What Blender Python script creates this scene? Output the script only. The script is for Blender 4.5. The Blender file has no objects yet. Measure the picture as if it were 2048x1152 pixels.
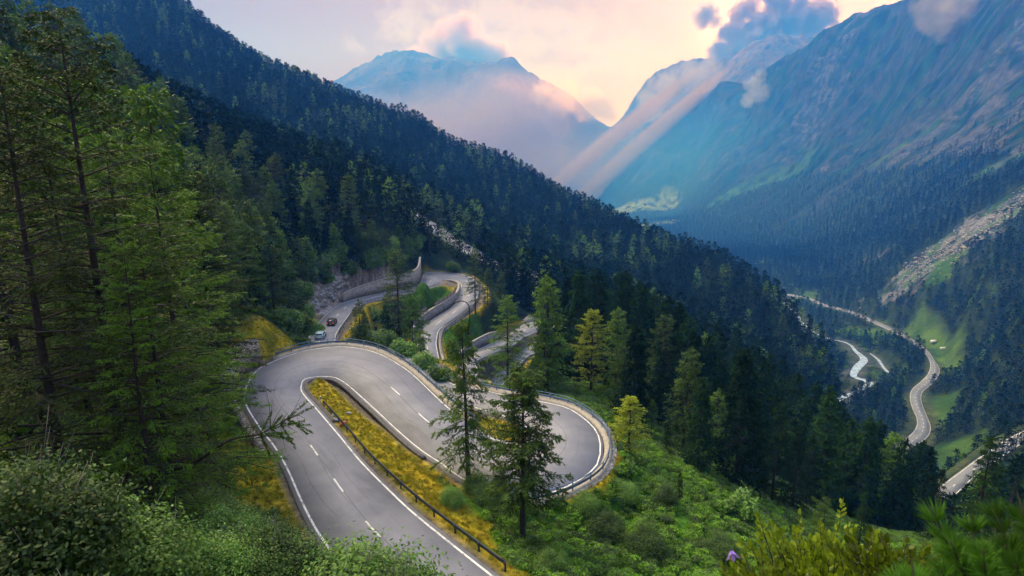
import bpy, math, random
import numpy as np
from mathutils import Vector, Matrix
R = math.radians
sc = bpy.context.scene
# ------------------------------------------------------------------ camera, world, sun, exposure
F = 1200.0; TH = R(12.2)
cam_d = bpy.data.cameras.new('camera'); cam = bpy.data.objects.new('camera', cam_d)
sc.collection.objects.link(cam); sc.camera = cam
cam_d.sensor_width = 36; cam_d.lens = 36 * F / 2048
cam_d.dof.use_dof = True; cam_d.dof.focus_distance = 70; cam_d.dof.aperture_fstop = 4.5
cam_d.clip_start = 0.05; cam_d.clip_end = 60000
cam.location = (0, 0, 0); cam.rotation_euler = (R(90) - TH, 0, 0)
sc.view_settings.view_transform = 'Standard'; sc.view_settings.look = 'None'
sc.view_settings.exposure = 0.15; sc.view_settings.gamma = 1
sc.cycles.max_bounces = 6; sc.cycles.diffuse_bounces = 3; sc.cycles.glossy_bounces = 1
sc.cycles.transmission_bounces = 2; sc.cycles.volume_bounces = 1; sc.cycles.transparent_max_bounces = 8
sc.cycles.volume_step_rate = 4; sc.cycles.volume_max_steps = 256
sc.cycles.sample_clamp_indirect = 3

def ray(px, py):
    """world direction of a photo pixel (2048 wide), horizontal part normalised"""
    u = (px - 1024) / F; v = (576 - py) / F
    x = u; y = math.cos(TH) + v * math.sin(TH); z = v * math.cos(TH) - math.sin(TH)
    h = math.hypot(x, y); return x / h, y / h, z / h
def PZ(px, py, z):
    x, y, t = ray(px, py); D = z / t
    return np.array([x * D, y * D, z])
def PD(px, py, D):
    x, y, t = ray(px, py)
    return np.array([x * D, y * D, t * D])

def project(x, y, z):
    d = y * math.cos(TH) - z * math.sin(TH); return 1024 + F * x / d, 576 - F * (y * math.sin(TH) + z * math.cos(TH)) / d
SUNPX = (1552, 62)
sx, sy, st = ray(*SUNPX); sunv = Vector((sx, sy, st)).normalized()
SUN_EL = math.asin(sunv.z); SUN_AZ = math.atan2(sunv.x, sunv.y)
w = bpy.data.worlds.new('World'); sc.world = w; w.use_nodes = True
def build_world():
    nt = w.node_tree; N = nt.nodes; L = nt.links; N.clear()
    out = N.new('ShaderNodeOutputWorld'); bg = N.new('ShaderNodeBackground'); L.new(bg.outputs[0], out.inputs[0])
    tc = N.new('ShaderNodeTexCoord')
    def M(op, a, b=None, c=None, clamp=False):
        n = N.new('ShaderNodeMath'); n.operation = op; n.use_clamp = clamp
        for i, v in enumerate((a, b, c)):
            if v is None: continue
            if isinstance(v, (int, float)): n.inputs[i].default_value = v
            else: L.new(v, n.inputs[i])
        return n.outputs[0]
    def dot(vec, d):
        n = N.new('ShaderNodeVectorMath'); n.operation = 'DOT_PRODUCT'; L.new(vec, n.inputs[0]); n.inputs[1].default_value = d; return n.outputs['Value']
    def mix(f, a, b):
        n = N.new('ShaderNodeMix'); n.data_type = 'RGBA'; n.clamp_factor = True
        if isinstance(f, (int, float)): n.inputs[0].default_value = f
        else: L.new(f, n.inputs[0])
        for s, v in ((6, a), (7, b)):
            if isinstance(v, tuple): n.inputs[s].default_value = (*v, 1)
            else: L.new(v, n.inputs[s])
        return n.outputs[2]
    def ramp(f, stops):
        n = N.new('ShaderNodeValToRGB'); L.new(f, n.inputs[0]); e = n.color_ramp.elements
        while len(e) < len(stops): e.new(0.5)
        for k, (p, c) in zip(e, stops): k.position = p; k.color = (*c, 1)
        return n.outputs[0]
    V = tc.outputs['Generated']
    sky = N.new('ShaderNodeTexSky'); sky.sky_type = 'NISHITA'; sky.sun_disc = False
    sky.sun_elevation = SUN_EL; sky.sun_rotation = SUN_AZ; sky.altitude = 1800; sky.dust_density = 2.0
    sc_ = N.new('ShaderNodeVectorMath'); sc_.operation = 'SCALE'; L.new(sky.outputs[0], sc_.inputs[0]); sc_.inputs[3].default_value = 0.02
    sep = N.new('ShaderNodeSeparateXYZ'); L.new(V, sep.inputs[0])
    ca = dot(V, tuple(sunv))
    ang = M('DIVIDE', M('ARCCOSINE', M('MINIMUM', ca, 0.99999)), math.pi)      # 0..1, angle from the sun
    # thin veil of evening cloud: cream round the sun, mauve far from it, brighter overhead
    veil = ramp(ang, [(0.0, (1.35, 0.85, 1.0)), (0.05, (0.78, 0.53, 0.36)), (0.12, (0.60, 0.36, 0.20)), (0.19, (0.49, 0.26, 0.13)), (0.28, (0.34, 0.17, 0.10)), (0.36, (0.22, 0.14, 0.16)), (1, (0.22, 0.24, 0.34))])
    veil_up = mix(M('SMOOTH_MAX', M('MULTIPLY', M('SUBTRACT', sep.outputs[2], 0.42), 2.2), 0.0, 0.05), veil, (0.62, 0.88, 1.55))
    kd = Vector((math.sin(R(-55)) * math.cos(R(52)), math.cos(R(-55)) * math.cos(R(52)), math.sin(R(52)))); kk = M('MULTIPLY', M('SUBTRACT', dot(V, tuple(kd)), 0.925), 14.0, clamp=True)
    veil_up = mix(kk, veil_up, (21.0, 18.6, 14.5))  # added key patch: bright spot of unseen sky lighting the foreground from upper left
    # clouds painted by direction: wide noise masks
    def ell(px, py, rx, ry, rot=0.0):
        c = Vector(ray(px, py)).normalized(); right = c.cross(Vector((0, 0, 1))).normalized(); up = right.cross(c)
        cr, sr = math.cos(rot), math.sin(rot)
        a = right * cr + up * sr; b = up * cr - right * sr
        ax = M('DIVIDE', dot(Vw, tuple(a)), rx / F); bx = M('DIVIDE', M('SUBTRACT', dot(Vw, tuple(b)), 0.0), ry / F)
        r = M('SQRT', M('ADD', M('MULTIPLY', ax, ax), M('MULTIPLY', bx, bx)))
        front = M('GREATER_THAN', dot(V, tuple(c)), 0.3)
        return M('MULTIPLY', front, M('SUBTRACT', 1.0, r))
    nz = N.new('ShaderNodeTexNoise'); L.new(V, nz.inputs['Vector']); nz.inputs['Scale'].default_value = 14; nz.inputs['Detail'].default_value = 9; nz.inputs['Roughness'].default_value = 0.62
    nz.inputs['Distortion'].default_value = 0.3
    nz2 = N.new('ShaderNodeTexNoise'); L.new(V, nz2.inputs['Vector']); nz2.inputs['Scale'].default_value = 45; nz2.inputs['Detail'].default_value = 6; nz2.inputs['Roughness'].default_value = 0.6
    Vw = V
    n1 = M('MULTIPLY', M('SUBTRACT', nz.outputs[0], 0.5), 5.0); n2 = M('MULTIPLY', M('SUBTRACT', nz2.outputs[0], 0.5), 1.6)
    nn = M('ADD', n1, n2)
    def cloud(base, parts, dark, lit, edge, soft, amp=1.0):
        m = None
        for p in parts:
            e = ell(*p); m = e if m is None else M('MAXIMUM', m, e)
        d = M('ADD', m, M('MULTIPLY', nn, amp * 0.42))
        a = M('DIVIDE', d, soft, clamp=True)
        body = M('DIVIDE', M('SUBTRACT', d, soft * 0.5), edge, clamp=True)
        return mix(a, base, mix(body, lit, dark))
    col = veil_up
    col = cloud(col, [(1000, 60, 240, 60), (1150, 120, 300, 50)], (0.66, 0.42, 0.30), (0.90, 0.66, 0.50), 0.6, 0.8)
    col = cloud(col, [(1640, 20, 210, 70)], (1.0, 0.62, 0.62), (1.5, 1.0, 1.0), 0.5, 0.5)
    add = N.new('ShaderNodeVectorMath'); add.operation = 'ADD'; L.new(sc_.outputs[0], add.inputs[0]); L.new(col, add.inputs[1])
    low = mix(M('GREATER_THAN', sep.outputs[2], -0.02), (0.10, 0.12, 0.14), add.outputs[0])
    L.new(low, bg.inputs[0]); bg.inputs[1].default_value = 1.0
build_world()
sun_d = bpy.data.lights.new('sun', 'SUN'); sun = bpy.data.objects.new('sun', sun_d); sc.collection.objects.link(sun)
sun_d.energy = 3.5; sun_d.angle = R(0.6); sun_d.color = (1.0, 0.60, 0.34)
sun.rotation_euler = sunv.to_track_quat('Z', 'Y').to_euler()

# ------------------------------------------------------------------ helpers
rng = np.random.default_rng(7); random.seed(7)
def tag(o, label=None, cat=None, group=None, kind=None):
    if label: o['label'] = label
    if cat: o['category'] = cat
    if group: o['group'] = group
    if kind: o['kind'] = kind
    return o
def mesh_from(name, V, faces_flat, nper, smooth=False, mat=None):
    """faces_flat: flat int array, nper: verts per face (int or array)"""
    V = np.asarray(V, dtype=np.float32); faces_flat = np.asarray(faces_flat, dtype=np.int32).ravel()
    me = bpy.data.meshes.new(name)
    nf = len(faces_flat) // nper if isinstance(nper, int) else len(nper)
    tot = np.full(nf, nper, np.int32) if isinstance(nper, int) else np.asarray(nper, np.int32)
    st = np.concatenate(([0], np.cumsum(tot)[:-1])).astype(np.int32)
    me.vertices.add(len(V)); me.vertices.foreach_set('co', V.ravel())
    me.loops.add(len(faces_flat)); me.loops.foreach_set('vertex_index', faces_flat)
    me.polygons.add(nf); me.polygons.foreach_set('loop_start', st); me.polygons.foreach_set('loop_total', tot)
    if smooth: me.polygons.foreach_set('use_smooth', np.ones(nf, bool))
    me.update(calc_edges=True); me.validate()
    if mat: me.materials.append(mat)
    return me
def link(name, me, parent=None, loc=None, rz=0):
    o = bpy.data.objects.new(name, me); sc.collection.objects.link(o)
    if parent: o.parent = parent
    if loc is not None: o.location = tuple(map(float, loc))
    o.rotation_euler = (0, 0, rz); return o
class MB:
    def __init__(s): s.v = []; s.f = []; s.n = []
    def add(s, V, faces):
        b = len(s.v); s.v.extend([tuple(map(float, p)) for p in V])
        for f in faces: s.f.extend([b + i for i in f]); s.n.append(len(f))
        return s
    def box(s, c, size, rz=0, rx=0):
        c = np.array(c, float); h = np.array(size) / 2; m = np.array(Matrix.Rotation(rz, 3, 'Z') @ Matrix.Rotation(rx, 3, 'X'))
        P = [c + m @ (h * np.array(k)) for k in ((-1,-1,-1),(1,-1,-1),(1,1,-1),(-1,1,-1),(-1,-1,1),(1,-1,1),(1,1,1),(-1,1,1))]
        return s.add(P, [(0,3,2,1),(4,5,6,7),(0,1,5,4),(1,2,6,5),(2,3,7,6),(3,0,4,7)])
    def tube(s, pts, rad, k=6):
        pts = [np.array(p, float) for p in pts]; n = len(pts)
        rad = [rad] * n if isinstance(rad, (int, float)) else rad; V = []
        for i, p in enumerate(pts):
            t = pts[min(i+1, n-1)] - pts[max(i-1, 0)]; t /= np.linalg.norm(t) + 1e-9
            a = np.cross(t, (0, 0, 1)) if abs(t[2]) < 0.9 else np.cross(t, (1, 0, 0)); a /= np.linalg.norm(a); b = np.cross(t, a)
            for j in range(k):
                q = 2 * math.pi * j / k; V.append(p + rad[i] * (a * math.cos(q) + b * math.sin(q)))
        Fc = [(i*k+j, i*k+(j+1) % k, (i+1)*k+(j+1) % k, (i+1)*k+j) for i in range(n-1) for j in range(k)]
        Fc += [tuple(range(k))[::-1], tuple((n-1)*k+j for j in range(k))]
        return s.add(V, Fc)
    def sweep(s, pts, prof, closed=True):
        """prof: list of (side, up) offsets swept along pts (side = left of travel)"""
        pts = [np.array(p, float) for p in pts]; n = len(pts); V = []
        for i, p in enumerate(pts):
            t = pts[min(i+1, n-1)] - pts[max(i-1, 0)]; t[2] = 0; t /= np.linalg.norm(t) + 1e-9
            sd = np.array([-t[1], t[0], 0])
            for a, b in (prof(i) if callable(prof) else prof): V.append(p + sd * a + np.array([0, 0, b]))
        k = len(V) // n
        Fc = [(i*k+j, i*k+(j+1) % k, (i+1)*k+(j+1) % k, (i+1)*k+j) for i in range(n-1) for j in range(k if closed else k-1)]
        if closed: Fc += [tuple(range(k))[::-1], tuple((n-1)*k+j for j in range(k))]
        return s.add(V, Fc)
    def mesh(s, name, mat, smooth=False):
        return mesh_from(name, np.array(s.v), np.array(s.f), np.array(s.n), smooth, mat)
    def build(s, name, mat, parent=None, smooth=False, loc=None, rz=0):
        return link(name, s.mesh(name, mat, smooth), parent, loc, rz)
def empty(name, loc, rz=0):
    o = bpy.data.objects.new(name, None); sc.collection.objects.link(o); o.location = tuple(map(float, loc)); o.rotation_euler = (0, 0, rz); o.empty_display_size = 0.2; return o

# numpy gradient noise
_perm = np.random.default_rng(3).permutation(256); _perm = np.concatenate([_perm, _perm, _perm])
_g = np.random.default_rng(4).normal(size=(256, 2)); _g /= np.linalg.norm(_g, axis=1)[:, None]
def perlin(x, y):
    xi = np.floor(x).astype(int); yi = np.floor(y).astype(int); xf = x - xi; yf = y - yi
    u = xf**3 * (xf * (xf * 6 - 15) + 10); v = yf**3 * (yf * (yf * 6 - 15) + 10)
    def gr(ix, iy, dx, dy):
        h = _perm[(_perm[ix & 255] + iy) & 255]; return _g[h, 0] * dx + _g[h, 1] * dy
    a = gr(xi, yi, xf, yf); b = gr(xi+1, yi, xf-1, yf); c = gr(xi, yi+1, xf, yf-1); d = gr(xi+1, yi+1, xf-1, yf-1)
    return (a + u * (b - a)) * (1 - v) + (c + u * (d - c)) * v * 1.0
def fbm(x, y, o=5, ridged=False):
    s = 0; a = 1.0; t = 0
    for i in range(o):
        n = perlin(x * 2**i + 17 * i, y * 2**i + 31 * i)
        s = s + a * ((1 - np.abs(n) * 2.6) if ridged else n * 1.5); t += a; a *= 0.5
    return s / t
def catmull(P, step):
    P = np.array(P, float); n = len(P); out = []
    for i in range(n - 1):
        p0 = P[max(i-1, 0)]; p1 = P[i]; p2 = P[i+1]; p3 = P[min(i+2, n-1)]
        k = max(1, int(np.linalg.norm((p2 - p1)[:2]) / step))
        for j in range(k):
            t = j / k
            out.append(0.5 * (2*p1 + (p2-p0)*t + (2*p0-5*p1+4*p2-p3)*t*t + (3*p1-p0-3*p2+p3)*t**3))
    out.append(P[-1]); return np.array(out)

# ------------------------------------------------------------------ road traces (left edge, right edge, height), read off as places on the ground
A_SEC = [((760,1330),(1080,1220),-26.0),((760,1230),(985,1150),-26.8),((650,1090),(840,1035),-27.6),((607,1015),(787,987),-28.1),((573,938),(724,924),-28.7),((547,893),(680,871),-29.1),
 ((517,854),(638,822),-29.5),((487,795),(606,785),-29.8),((507,747),(604,769),-30.0),((535,728),(607,761),-30.1),((580,710),(615,757),-30.2),((627,698),(631,754),-30.3),((680,693),(650,753.5),-30.4),((720,697),(671,756),-30.5),((760,708),(693,769),-30.7),
 ((809,736),(724,796),-31.0),((840,762),(760,829),-31.3),((884,804),(795,862),-31.7),((925,838),(840,900),-32.1),((965,868),(884,929),-32.5),((1010,885),(924,958),-32.8),
 ((1025,888),(985,985),-33.0),((1040,887),(1050,994),-33.2),((1052,884),(1105,986),-33.4),((1060,879),(1160,960),-33.6),((1064,874),(1195,930),-33.8),((1064,868),(1202,888),-34.0),
 ((1060,862),(1190,857),-34.2),((1052,854),(1160,830),-34.4),((1040,847),(1125,812),-34.6),((1025,840),(1060,799),-34.8),((1012,834),(1000,788),-35.0),((956,817),(933,772),-35.5),
 ((915,802),(895,763),-35.9),((-17.5,97,-36.4),(-14.0,104,-36.4),0),((-28,107,-36.9),(-23.5,113,-36.9),0),((614,690),(676,693),-37.4),((624,668),(671,678),-37.7),
 ((634,649),(674,664),-38.0),((659,623.5),(694,635),-38.6),((682.6,608),(706,619),-39.1),((703,600),(722,608.5),-39.5),((738,591),(740,603),-39.9),((765,586),(766,596.5),-40.4),
 ((817,576.5),(817,585),-41.2),((839,568),(854,576),-41.6),((845,556),(876,570.5),-42.0),((851,546),(883,566),-42.3),((875,544),(883.5,560),-42.5),((905,545.5),(892,558.5),-42.7),
 ((930,550),(904,559.5),-42.9),((948,559),(913,561.6),-43.1),((955.6,573.5),(921.7,568),-43.5),((956,586.7),(923,577),-43.9),((950,603),(922,590),-44.4),((936,617),(915,603),-44.9),
 ((915,633),(898,618.5),-45.5),((887.7,651.7),(868.5,637),-46.4),((877,662),(846,653),-47.3),((873,680),(834.6,670.7),-48.0),((873,693),(834.6,685.4),-48.6),((879,722),(839,715),-49.6),
 ((884,735),(846,745),-50.2),((893,742),(870,772),-50.7),((903,742),(912,783),-51.1),((908,738),(945,765),-51.5),((910,732),(955,740),-51.9),((925,716),(950,726),-52.4),((945,704),(968,717),-52.9),
 ((980,688),(998,704),-53.7),((1010,673),(1025,690),-54.5),((1035,658),(1045,675),-55.1),((1050,648),(1063,667),-55.6),((1075,643),(1072,663),-56.0),((1100,642),(1080,662),-56.3),
 ((1118,647),(1085,665),-56.6),((1131,662),(1086,670),-57.0),((1125,680),(1083,676),-57.3),((1100,700),(1072,682),-57.8),((1060,709),(1043,697),-58.5),((1028,742),(1005,728),-59.5),((1000,775),(975,760),-60.5),((965,815),(940,800),-61.5)]
V_SEC = [((1752,925),(1785,925),-203),((1776.6,892),(1808,900),-204),((1803,883),(1834,889),-204.5),((1825,866),(1856,872),-205),((1834,850),(1861,853),-205.5),((1833,834),(1853,831),-206),((1825,816),(1845,811),-206.5),
 ((1820,794),(1842,794),-207),((1825,778),(1847,781),-207.5),((1841,764),(1862.5,769),-208),((1856,748),(1875,753),-209),((1861,731),(1879,738),-210),((1858,718),(1868,720),-211),
 ((1850,706),(1859,706),-212),((1832,690),(1841,689),-214),((1805,673),(1811,671),-217),((1779,663),(1784,656),-220),((1734,641),(1738,636),-225),((1693,625),(1697,620.5),-230),((1646,612),(1649,608.5),-236),((1617,599),(1620,596),-240),((1570,590),(1572,587),-246)]
U_SEC = [((1850,1000),(1880,1018),-146),((1892,965),(1925,976),-143),((1919,945),(1950,952),-141),((1937.5,931),(1968,939),-140),((1981,900),(2003,914),-138),((2012,880),(2034,893),-136.5),((2048,862),(2070,870),-135),((2120,830),(2142,837),-132),((2250,775),(2275,782),-126)]
def sec_pts(S):
    out = []
    for a, b, z in S:
        A = np.array(a, float) if len(a) == 3 else PZ(*a, z); B = np.array(b, float) if len(b) == 3 else PZ(*b, z)
        out.append(np.concatenate([A, B]))
    return np.array(out)
def dense(S, step):
    P = sec_pts(S); C = (P[:, :3] + P[:, 3:]) / 2
    out = []; n = len(P)
    for i in range(n - 1):
        p0 = P[max(i-1, 0)]; p1 = P[i]; p2 = P[i+1]; p3 = P[min(i+2, n-1)]
        k = max(2, int(np.linalg.norm(C[i+1] - C[i]) / step))
        for j in range(k):
            t = j / k; out.append(0.5 * (2*p1 + (p2-p0)*t + (2*p0-5*p1+4*p2-p3)*t*t + (3*p1-p0-3*p2+p3)*t**3))
    out.append(P[-1]); return np.array(out)
ROADS = {'pass_road': dense(A_SEC, 1.2), 'valley_road': dense(V_SEC, 4), 'upper_road': dense(U_SEC, 4)}
def centre_width(D): return (D[:, :3] + D[:, 3:]) / 2, np.linalg.norm(D[:, :3] - D[:, 3:], axis=1) / 2
RC, RW = {}, {}
for k_, d_ in ROADS.items(): RC[k_], RW[k_] = centre_width(d_)
RIV = [((1480,577),-262,9),((1545,592),-256,9),((1592,626),-248,8),((1606,648),-243,9),((1645,672),-238,6),((1695,686),-234,5),((1712,702),-231,8),((1728,718),-229,13),((1714,735),-227,14),((1708,752),-225,10),((1738,763),-224,13),((1724,777),-223,9),((1690,792),-222,8),((1664,806),-221,12),((1650,830),-220,13),((1641,858),-219,13),((1630,900),-218,12)]
RIV2 = [((1740,706),-230,2),((1756,718),-229,5),((1768,735),-227,5),((1782,750),-225,6),((1786,762),-224,2)]
def riv(Rv): return np.array([[*PZ(*p, z), w_ * 0.55] for p, z, w_ in Rv])
RIVC = catmull(riv(RIV), 6); RIVC2 = catmull(riv(RIV2), 6)

# ------------------------------------------------------------------ terrain: one height sheet fitted to surveyed points
G = []   # (x, y, z)
for k_, st_ in (('pass_road', 9), ('valley_road', 8), ('upper_road', 8)):
    c = RC[k_]; G += [tuple(p) for p in c[::st_]]
G += [tuple(p[:3] - np.array([0, 0, 1.5])) for p in RIVC[::8]]
def gz(*a):
    for px, py, z in a: G.append(tuple(PZ(px, py, z)))
def near_far(D): return D if D < 3000 else 3000 + (D - 3000) * 0.5
def gd(*a):
    for px, py, D in a: D = near_far(D); G.append(tuple(PD(px, py, D)))
def gw(*a):
    for px, D, z in a:
        z = z if D < 3000 or z < 0 else z * near_far(D) / D; D = near_far(D); x, y, t = ray(px, 576); G.append((x * D, y * D, z))
# ledge under the viewpoint and the cliff below it
gw(*[(px, 2.2, -1.95) for px in (-800, -300, 0, 350, 700, 1000, 1300, 1600, 2000, 2900)]); gw((250,5,-4.8),(700,5,-5.2),(1100,5,-5.4),(700,8,-8.5),(1100,8,-8.8),(300,8,-6.8),(1350,8,-8.6))
gw((-800,5,-2.5),(0,5,-3.6),(500,5,-5.0),(900,5,-5.3),(1300,5,-5.4),(1480,5,-5.0),(1700,4.2,-2.75),(2100,4.2,-2.6),(2900,5,-3))
gw((1550,7,-6.0),(1850,7,-6.0),(2200,7,-5.4),(0,12,-7.6),(500,12,-9.6),(900,14,-13.5),(1300,14,-13),(1700,16,-15),(2200,16,-14.5),(2900,16,-10))
gw((690,19,-16.5),(1000,26,-22.5),(1300,30,-26),(1700,32,-27),(2200,34,-29),(-800,14,-5),(-300,20,-7),(60,19,-12),(300,25,-14.5),(480,30,-19),(-300,40,-6))
gz((530,970,-28.4),(470,880,-28.4),(430,820,-26.8),(430,760,-25),(460,690,-23.5),(520,672,-25.5),(600,670,-32),(560,600,-29),(350,700,-16),(380,900,-24))
gd((200,600,75),(0,500,70),(-300,500,60),(400,560,110),(250,420,120),(480,520,130),(560,540,160),(600,585,152),(680,545,172),(840,510,196),(760,552,182),(640,470,195),(780,470,215),(500,420,185),(380,330,190),(250,230,190),(100,200,170),(0,200,150),(-300,200,150))
gd((950,520,260),(1000,555,255),(1060,585,245),(1150,620,240),(1200,700,165),(1280,700,195),(1150,730,130),(1240,780,110),(1290,860,90))
gd((1250,905,74),(1260,960,66),(1300,1000,61),(1180,1010,58),(1100,1080,48),(1150,1120,45),(1300,1130,47),(1450,1100,56),(1450,1150,50),(1350,930,76),(1500,1010,78),(1600,1080,76),(1700,1130,70),(1850,1130,78),(2000,1100,85),(2300,1100,80),(2900,1100,50))
gd((1400,900,100),(1350,800,130),(1450,850,150),(1600,930,140),(1700,1010,150),(1800,1060,150),(1950,1060,150),(1500,800,210),(1400,750,220),(1500,750,270),(1400,700,280),(1300,650,280),(1600,800,350),(1600,760,370),(1200,600,330),(1100,550,340),(950,480,340),(880,440,345))
gz((1700,940,-200),(1800,960,-200),(1860,960,-196),(1880,1000,-178),(1900,900,-190),(1950,880,-180),(1990,850,-165),(1900,800,-200),(1950,800,-180),(1780,830,-208),(1700,820,-214),(1950,720,-195),(1900,690,-206),(1750,700,-222),(1700,660,-230),(1600,610,-246),(1780,640,-216),(1850,660,-205))
# far wall of the hollow, wooded spur and its crest
gd((850,400,420),(700,330,450),(600,300,480),(500,240,520),(300,180,560),(100,150,560),(-300,100,520),(750,260,640),(900,330,640),(1000,400,560),(1100,460,520),(1200,510,480),(1300,560,440),(1400,620,400),(1500,660,400),(1560,700,400))
gd((350,8,960),(420,70,900),(500,122,820),(600,170,800),(720,212,800),(850,268,800),(1000,340,790),(1100,400,760),(1200,455,720),(1300,510,670),(1400,556,620),(1480,590,580),(1560,632,520),(1620,690,470),(1660,740,450),(200,60,850),(100,0,950),(0,-150,1100),(250,-80,1200),(-400,-400,1000))
gw((420,1150,120),(600,1100,40),(720,1100,-20),(850,1050,-90),(1000,1000,-160),(1200,920,-215),(1300,860,-235),(1400,790,-248),(1480,730,-250),(1560,640,-245),(600,1800,-150),(900,1700,-270),(300,1700,150),(0,1500,250))
# valley floor
gw((1500,900,-262),(1420,1200,-275),(1380,1600,-288),(1340,2100,-300),(1100,1600,-285),(1250,3200,-322),(1000,2600,-305),(700,2800,-280))
gd((1350,405,4000),(1250,430,3700),(1330,440,3000),(1260,462,2600),(1180,418,4300),(1450,520,1600),(1560,560,1270),(1100,415,4600))
# right flank
gd((1650,560,1300),(1800,560,1050),(1850,600,900),(1950,600,800),(2040,640,640),(2040,560,800),(1900,500,1050),(2040,390,1150),(1800,480,1350),(1700,500,1500),(1600,480,1900),(1500,460,2400),(1400,400,3400),(1300,380,4200),(1230,395,4700))
gd((2040,260,1700),(1900,330,1800),(1780,350,2100),(1650,380,2400),(1550,370,2900),(1450,330,3700),(1350,320,4500),(2048,120,2300),(1900,180,2500),(1750,220,2900),(1620,240,3500),(1500,250,4200),(1400,260,4900),(2300,0,2200),(2300,400,900),(2300,200,1500),(2900,300,700),(2900,0,1800))
gd((2048,-60,2700),(1930,-40,3000),(1850,0,3200),(1760,45,3500),(1700,70,3700),(1640,98,4000),(1590,125,4300),(1530,152,4600),(1440,186,5000),(1400,202,5200),(1340,238,5400),(1300,268,5500),(1240,330,5600),(1180,405,5600),(2300,-150,2800),(2900,-300,3000))
gw((2048,3500,700),(1850,4200,700),(1700,4800,600),(1590,5500,450),(1500,6000,330),(1400,6500,200),(1300,6800,-50),(1200,7000,-250))
# mountains at the head of the valley
gd((1100,410,5600),(1000,360,6000),(880,330,6300),(750,300,6500),(1150,350,6400),(1060,260,7000),(900,250,7200),(760,240,7400),(650,260,7000),(500,260,6500))
gd((600,230,8200),(720,192,8000),(770,176,8000),(850,166,8000),(900,150,8000),(960,138,8000),(1010,133,8000),(1040,148,8000),(1080,185,7900),(1160,236,7700),(1215,285,7500),(1235,330,7300),(400,200,8500),(0,150,8500),(-800,100,8500))
gw((600,10500,500),(1000,10500,500),(1200,9000,200),(-500,11000,400),(1500,12500,500),(2300,12000,500),(2900,9000,500))
gd((1240,262,9800),(1290,184,9800),(1335,150,9500),(1400,155,9200),(1480,128,8600),(1545,102,8200),(1575,112,8000),(1650,110,8200),(1800,50,8000))
G = np.array(G)
def tps_space(x, y):
    D = np.maximum(np.hypot(x, y), 0.5); return np.stack([np.arctan2(x, y) * 3.0, np.log(D)], -1), D
Q, GD = tps_space(G[:, 0], G[:, 1])
keep = []
for i in range(len(Q)):                                   # drop near-duplicates
    if all(np.linalg.norm(Q[i] - Q[j]) > 0.012 for j in keep): keep.append(i)
Q = Q[keep]; GT = (G[:, 2] / GD)[keep]
def K_(r2): return np.where(r2 > 1e-12, 0.5 * r2 * np.log(np.maximum(r2, 1e-12)), 0)
n_ = len(Q); r2 = ((Q[:, None] - Q[None]) ** 2).sum(-1)
Am = np.zeros((n_ + 3, n_ + 3)); Am[:n_, :n_] = K_(r2) + np.eye(n_) * 2e-5
Am[:n_, n_] = 1; Am[:n_, n_+1:] = Q; Am[n_, :n_] = 1; Am[n_+1:, :n_] = Q.T
sol = np.linalg.solve(Am, np.concatenate([GT, [0, 0, 0]]))
def tps(x, y):
    q, D = tps_space(x, y); sh = q.shape[:-1]; q = q.reshape(-1, 2); out = np.empty(len(q))
    for s in range(0, len(q), 20000):
        e = q[s:s+20000]; rr = ((e[:, None] - Q[None]) ** 2).sum(-1)
        out[s:s+20000] = K_(rr) @ sol[:n_] + sol[n_] + e @ sol[n_+1:]
    return out.reshape(sh) * D
# polar grid round the viewpoint, finer through the hairpins
NA, ND = 780, 1040
az = np.interp(np.linspace(0, 1, NA), [0, 0.06, 0.94, 1], [R(-75), R(-44), R(44), R(75)])
ld = np.interp(np.linspace(0, 1, ND), [0, 0.05, 0.11, 0.48, 0.70, 1], np.log([1.2, 12, 32, 260, 1500, 7200]))
DD = np.exp(ld); AZ, DG = np.meshgrid(az, DD); X = np.sin(AZ) * DG; Y = np.cos(AZ) * DG
ci = np.linspace(0, NA - 1, 200).astype(int); cj = np.linspace(0, ND - 1, 260).astype(int)
Zc = tps(X[np.ix_(cj, ci)], Y[np.ix_(cj, ci)]) / DG[np.ix_(cj, ci)]
tmp = np.stack([np.interp(az, az[ci], row) for row in Zc])
Z = np.stack([np.interp(ld, ld[cj], tmp[:, i]) for i in range(NA)], 1) * DG
# natural relief
amp = np.interp(DG, [0, 15, 60, 250, 700, 2000, 3750, 6000], [0.05, 0.25, 0.35, 1.5, 7, 25, 70, 110])
wl = np.interp(DG, [0, 60, 250, 700, 2000, 4000, 6000], [4, 8, 22, 90, 240, 560, 900])
Z1 = np.zeros_like(Z)
for a_, w0, w1, L_ in ((0.3, 0, 40, 6), (1.6, 40, 300, 24), (9, 300, 1400, 110)):
    m = np.clip((DG - w0) / (0.3 * w1 + 1), 0, 1) * np.clip((w1 * 1.6 - DG) / (0.6 * w1), 0, 1)
    Z1 += m * a_ * fbm(X / L_, Y / L_, 4)
al = X * 0.12 + Y * 0.99; ac = X * 0.99 - Y * 0.12            # along / across the valley
right = np.clip((X - 250) / 300, 0, 1) * np.clip((DG - 900) / 900, 0, 1) * np.clip((Z + 240) / 150, 0, 1)
gul = 0.6 * fbm(al / 330 + 0.35 * fbm(X / 500, Y / 500, 2), ac / 1100, 5, ridged=True) + 0.4 * fbm(al / 150 + 0.4 * fbm(X / 200, Y / 200, 3), ac / 300, 5, ridged=True)
Z1 += right * np.interp(DG, [900, 2500, 4000], [14, 60, 75]) * (gul - 0.35)
far = np.clip((DG - 4150) / 450, 0, 1) * np.clip((Z + 250) / 250, 0, 1)
Z1 += far * 130 * (fbm(X / 950, Y / 950, 7, ridged=True) - 0.45) + far * 28 * (fbm(X / 190, Y / 190, 4, ridged=True) - 0.4)
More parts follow.
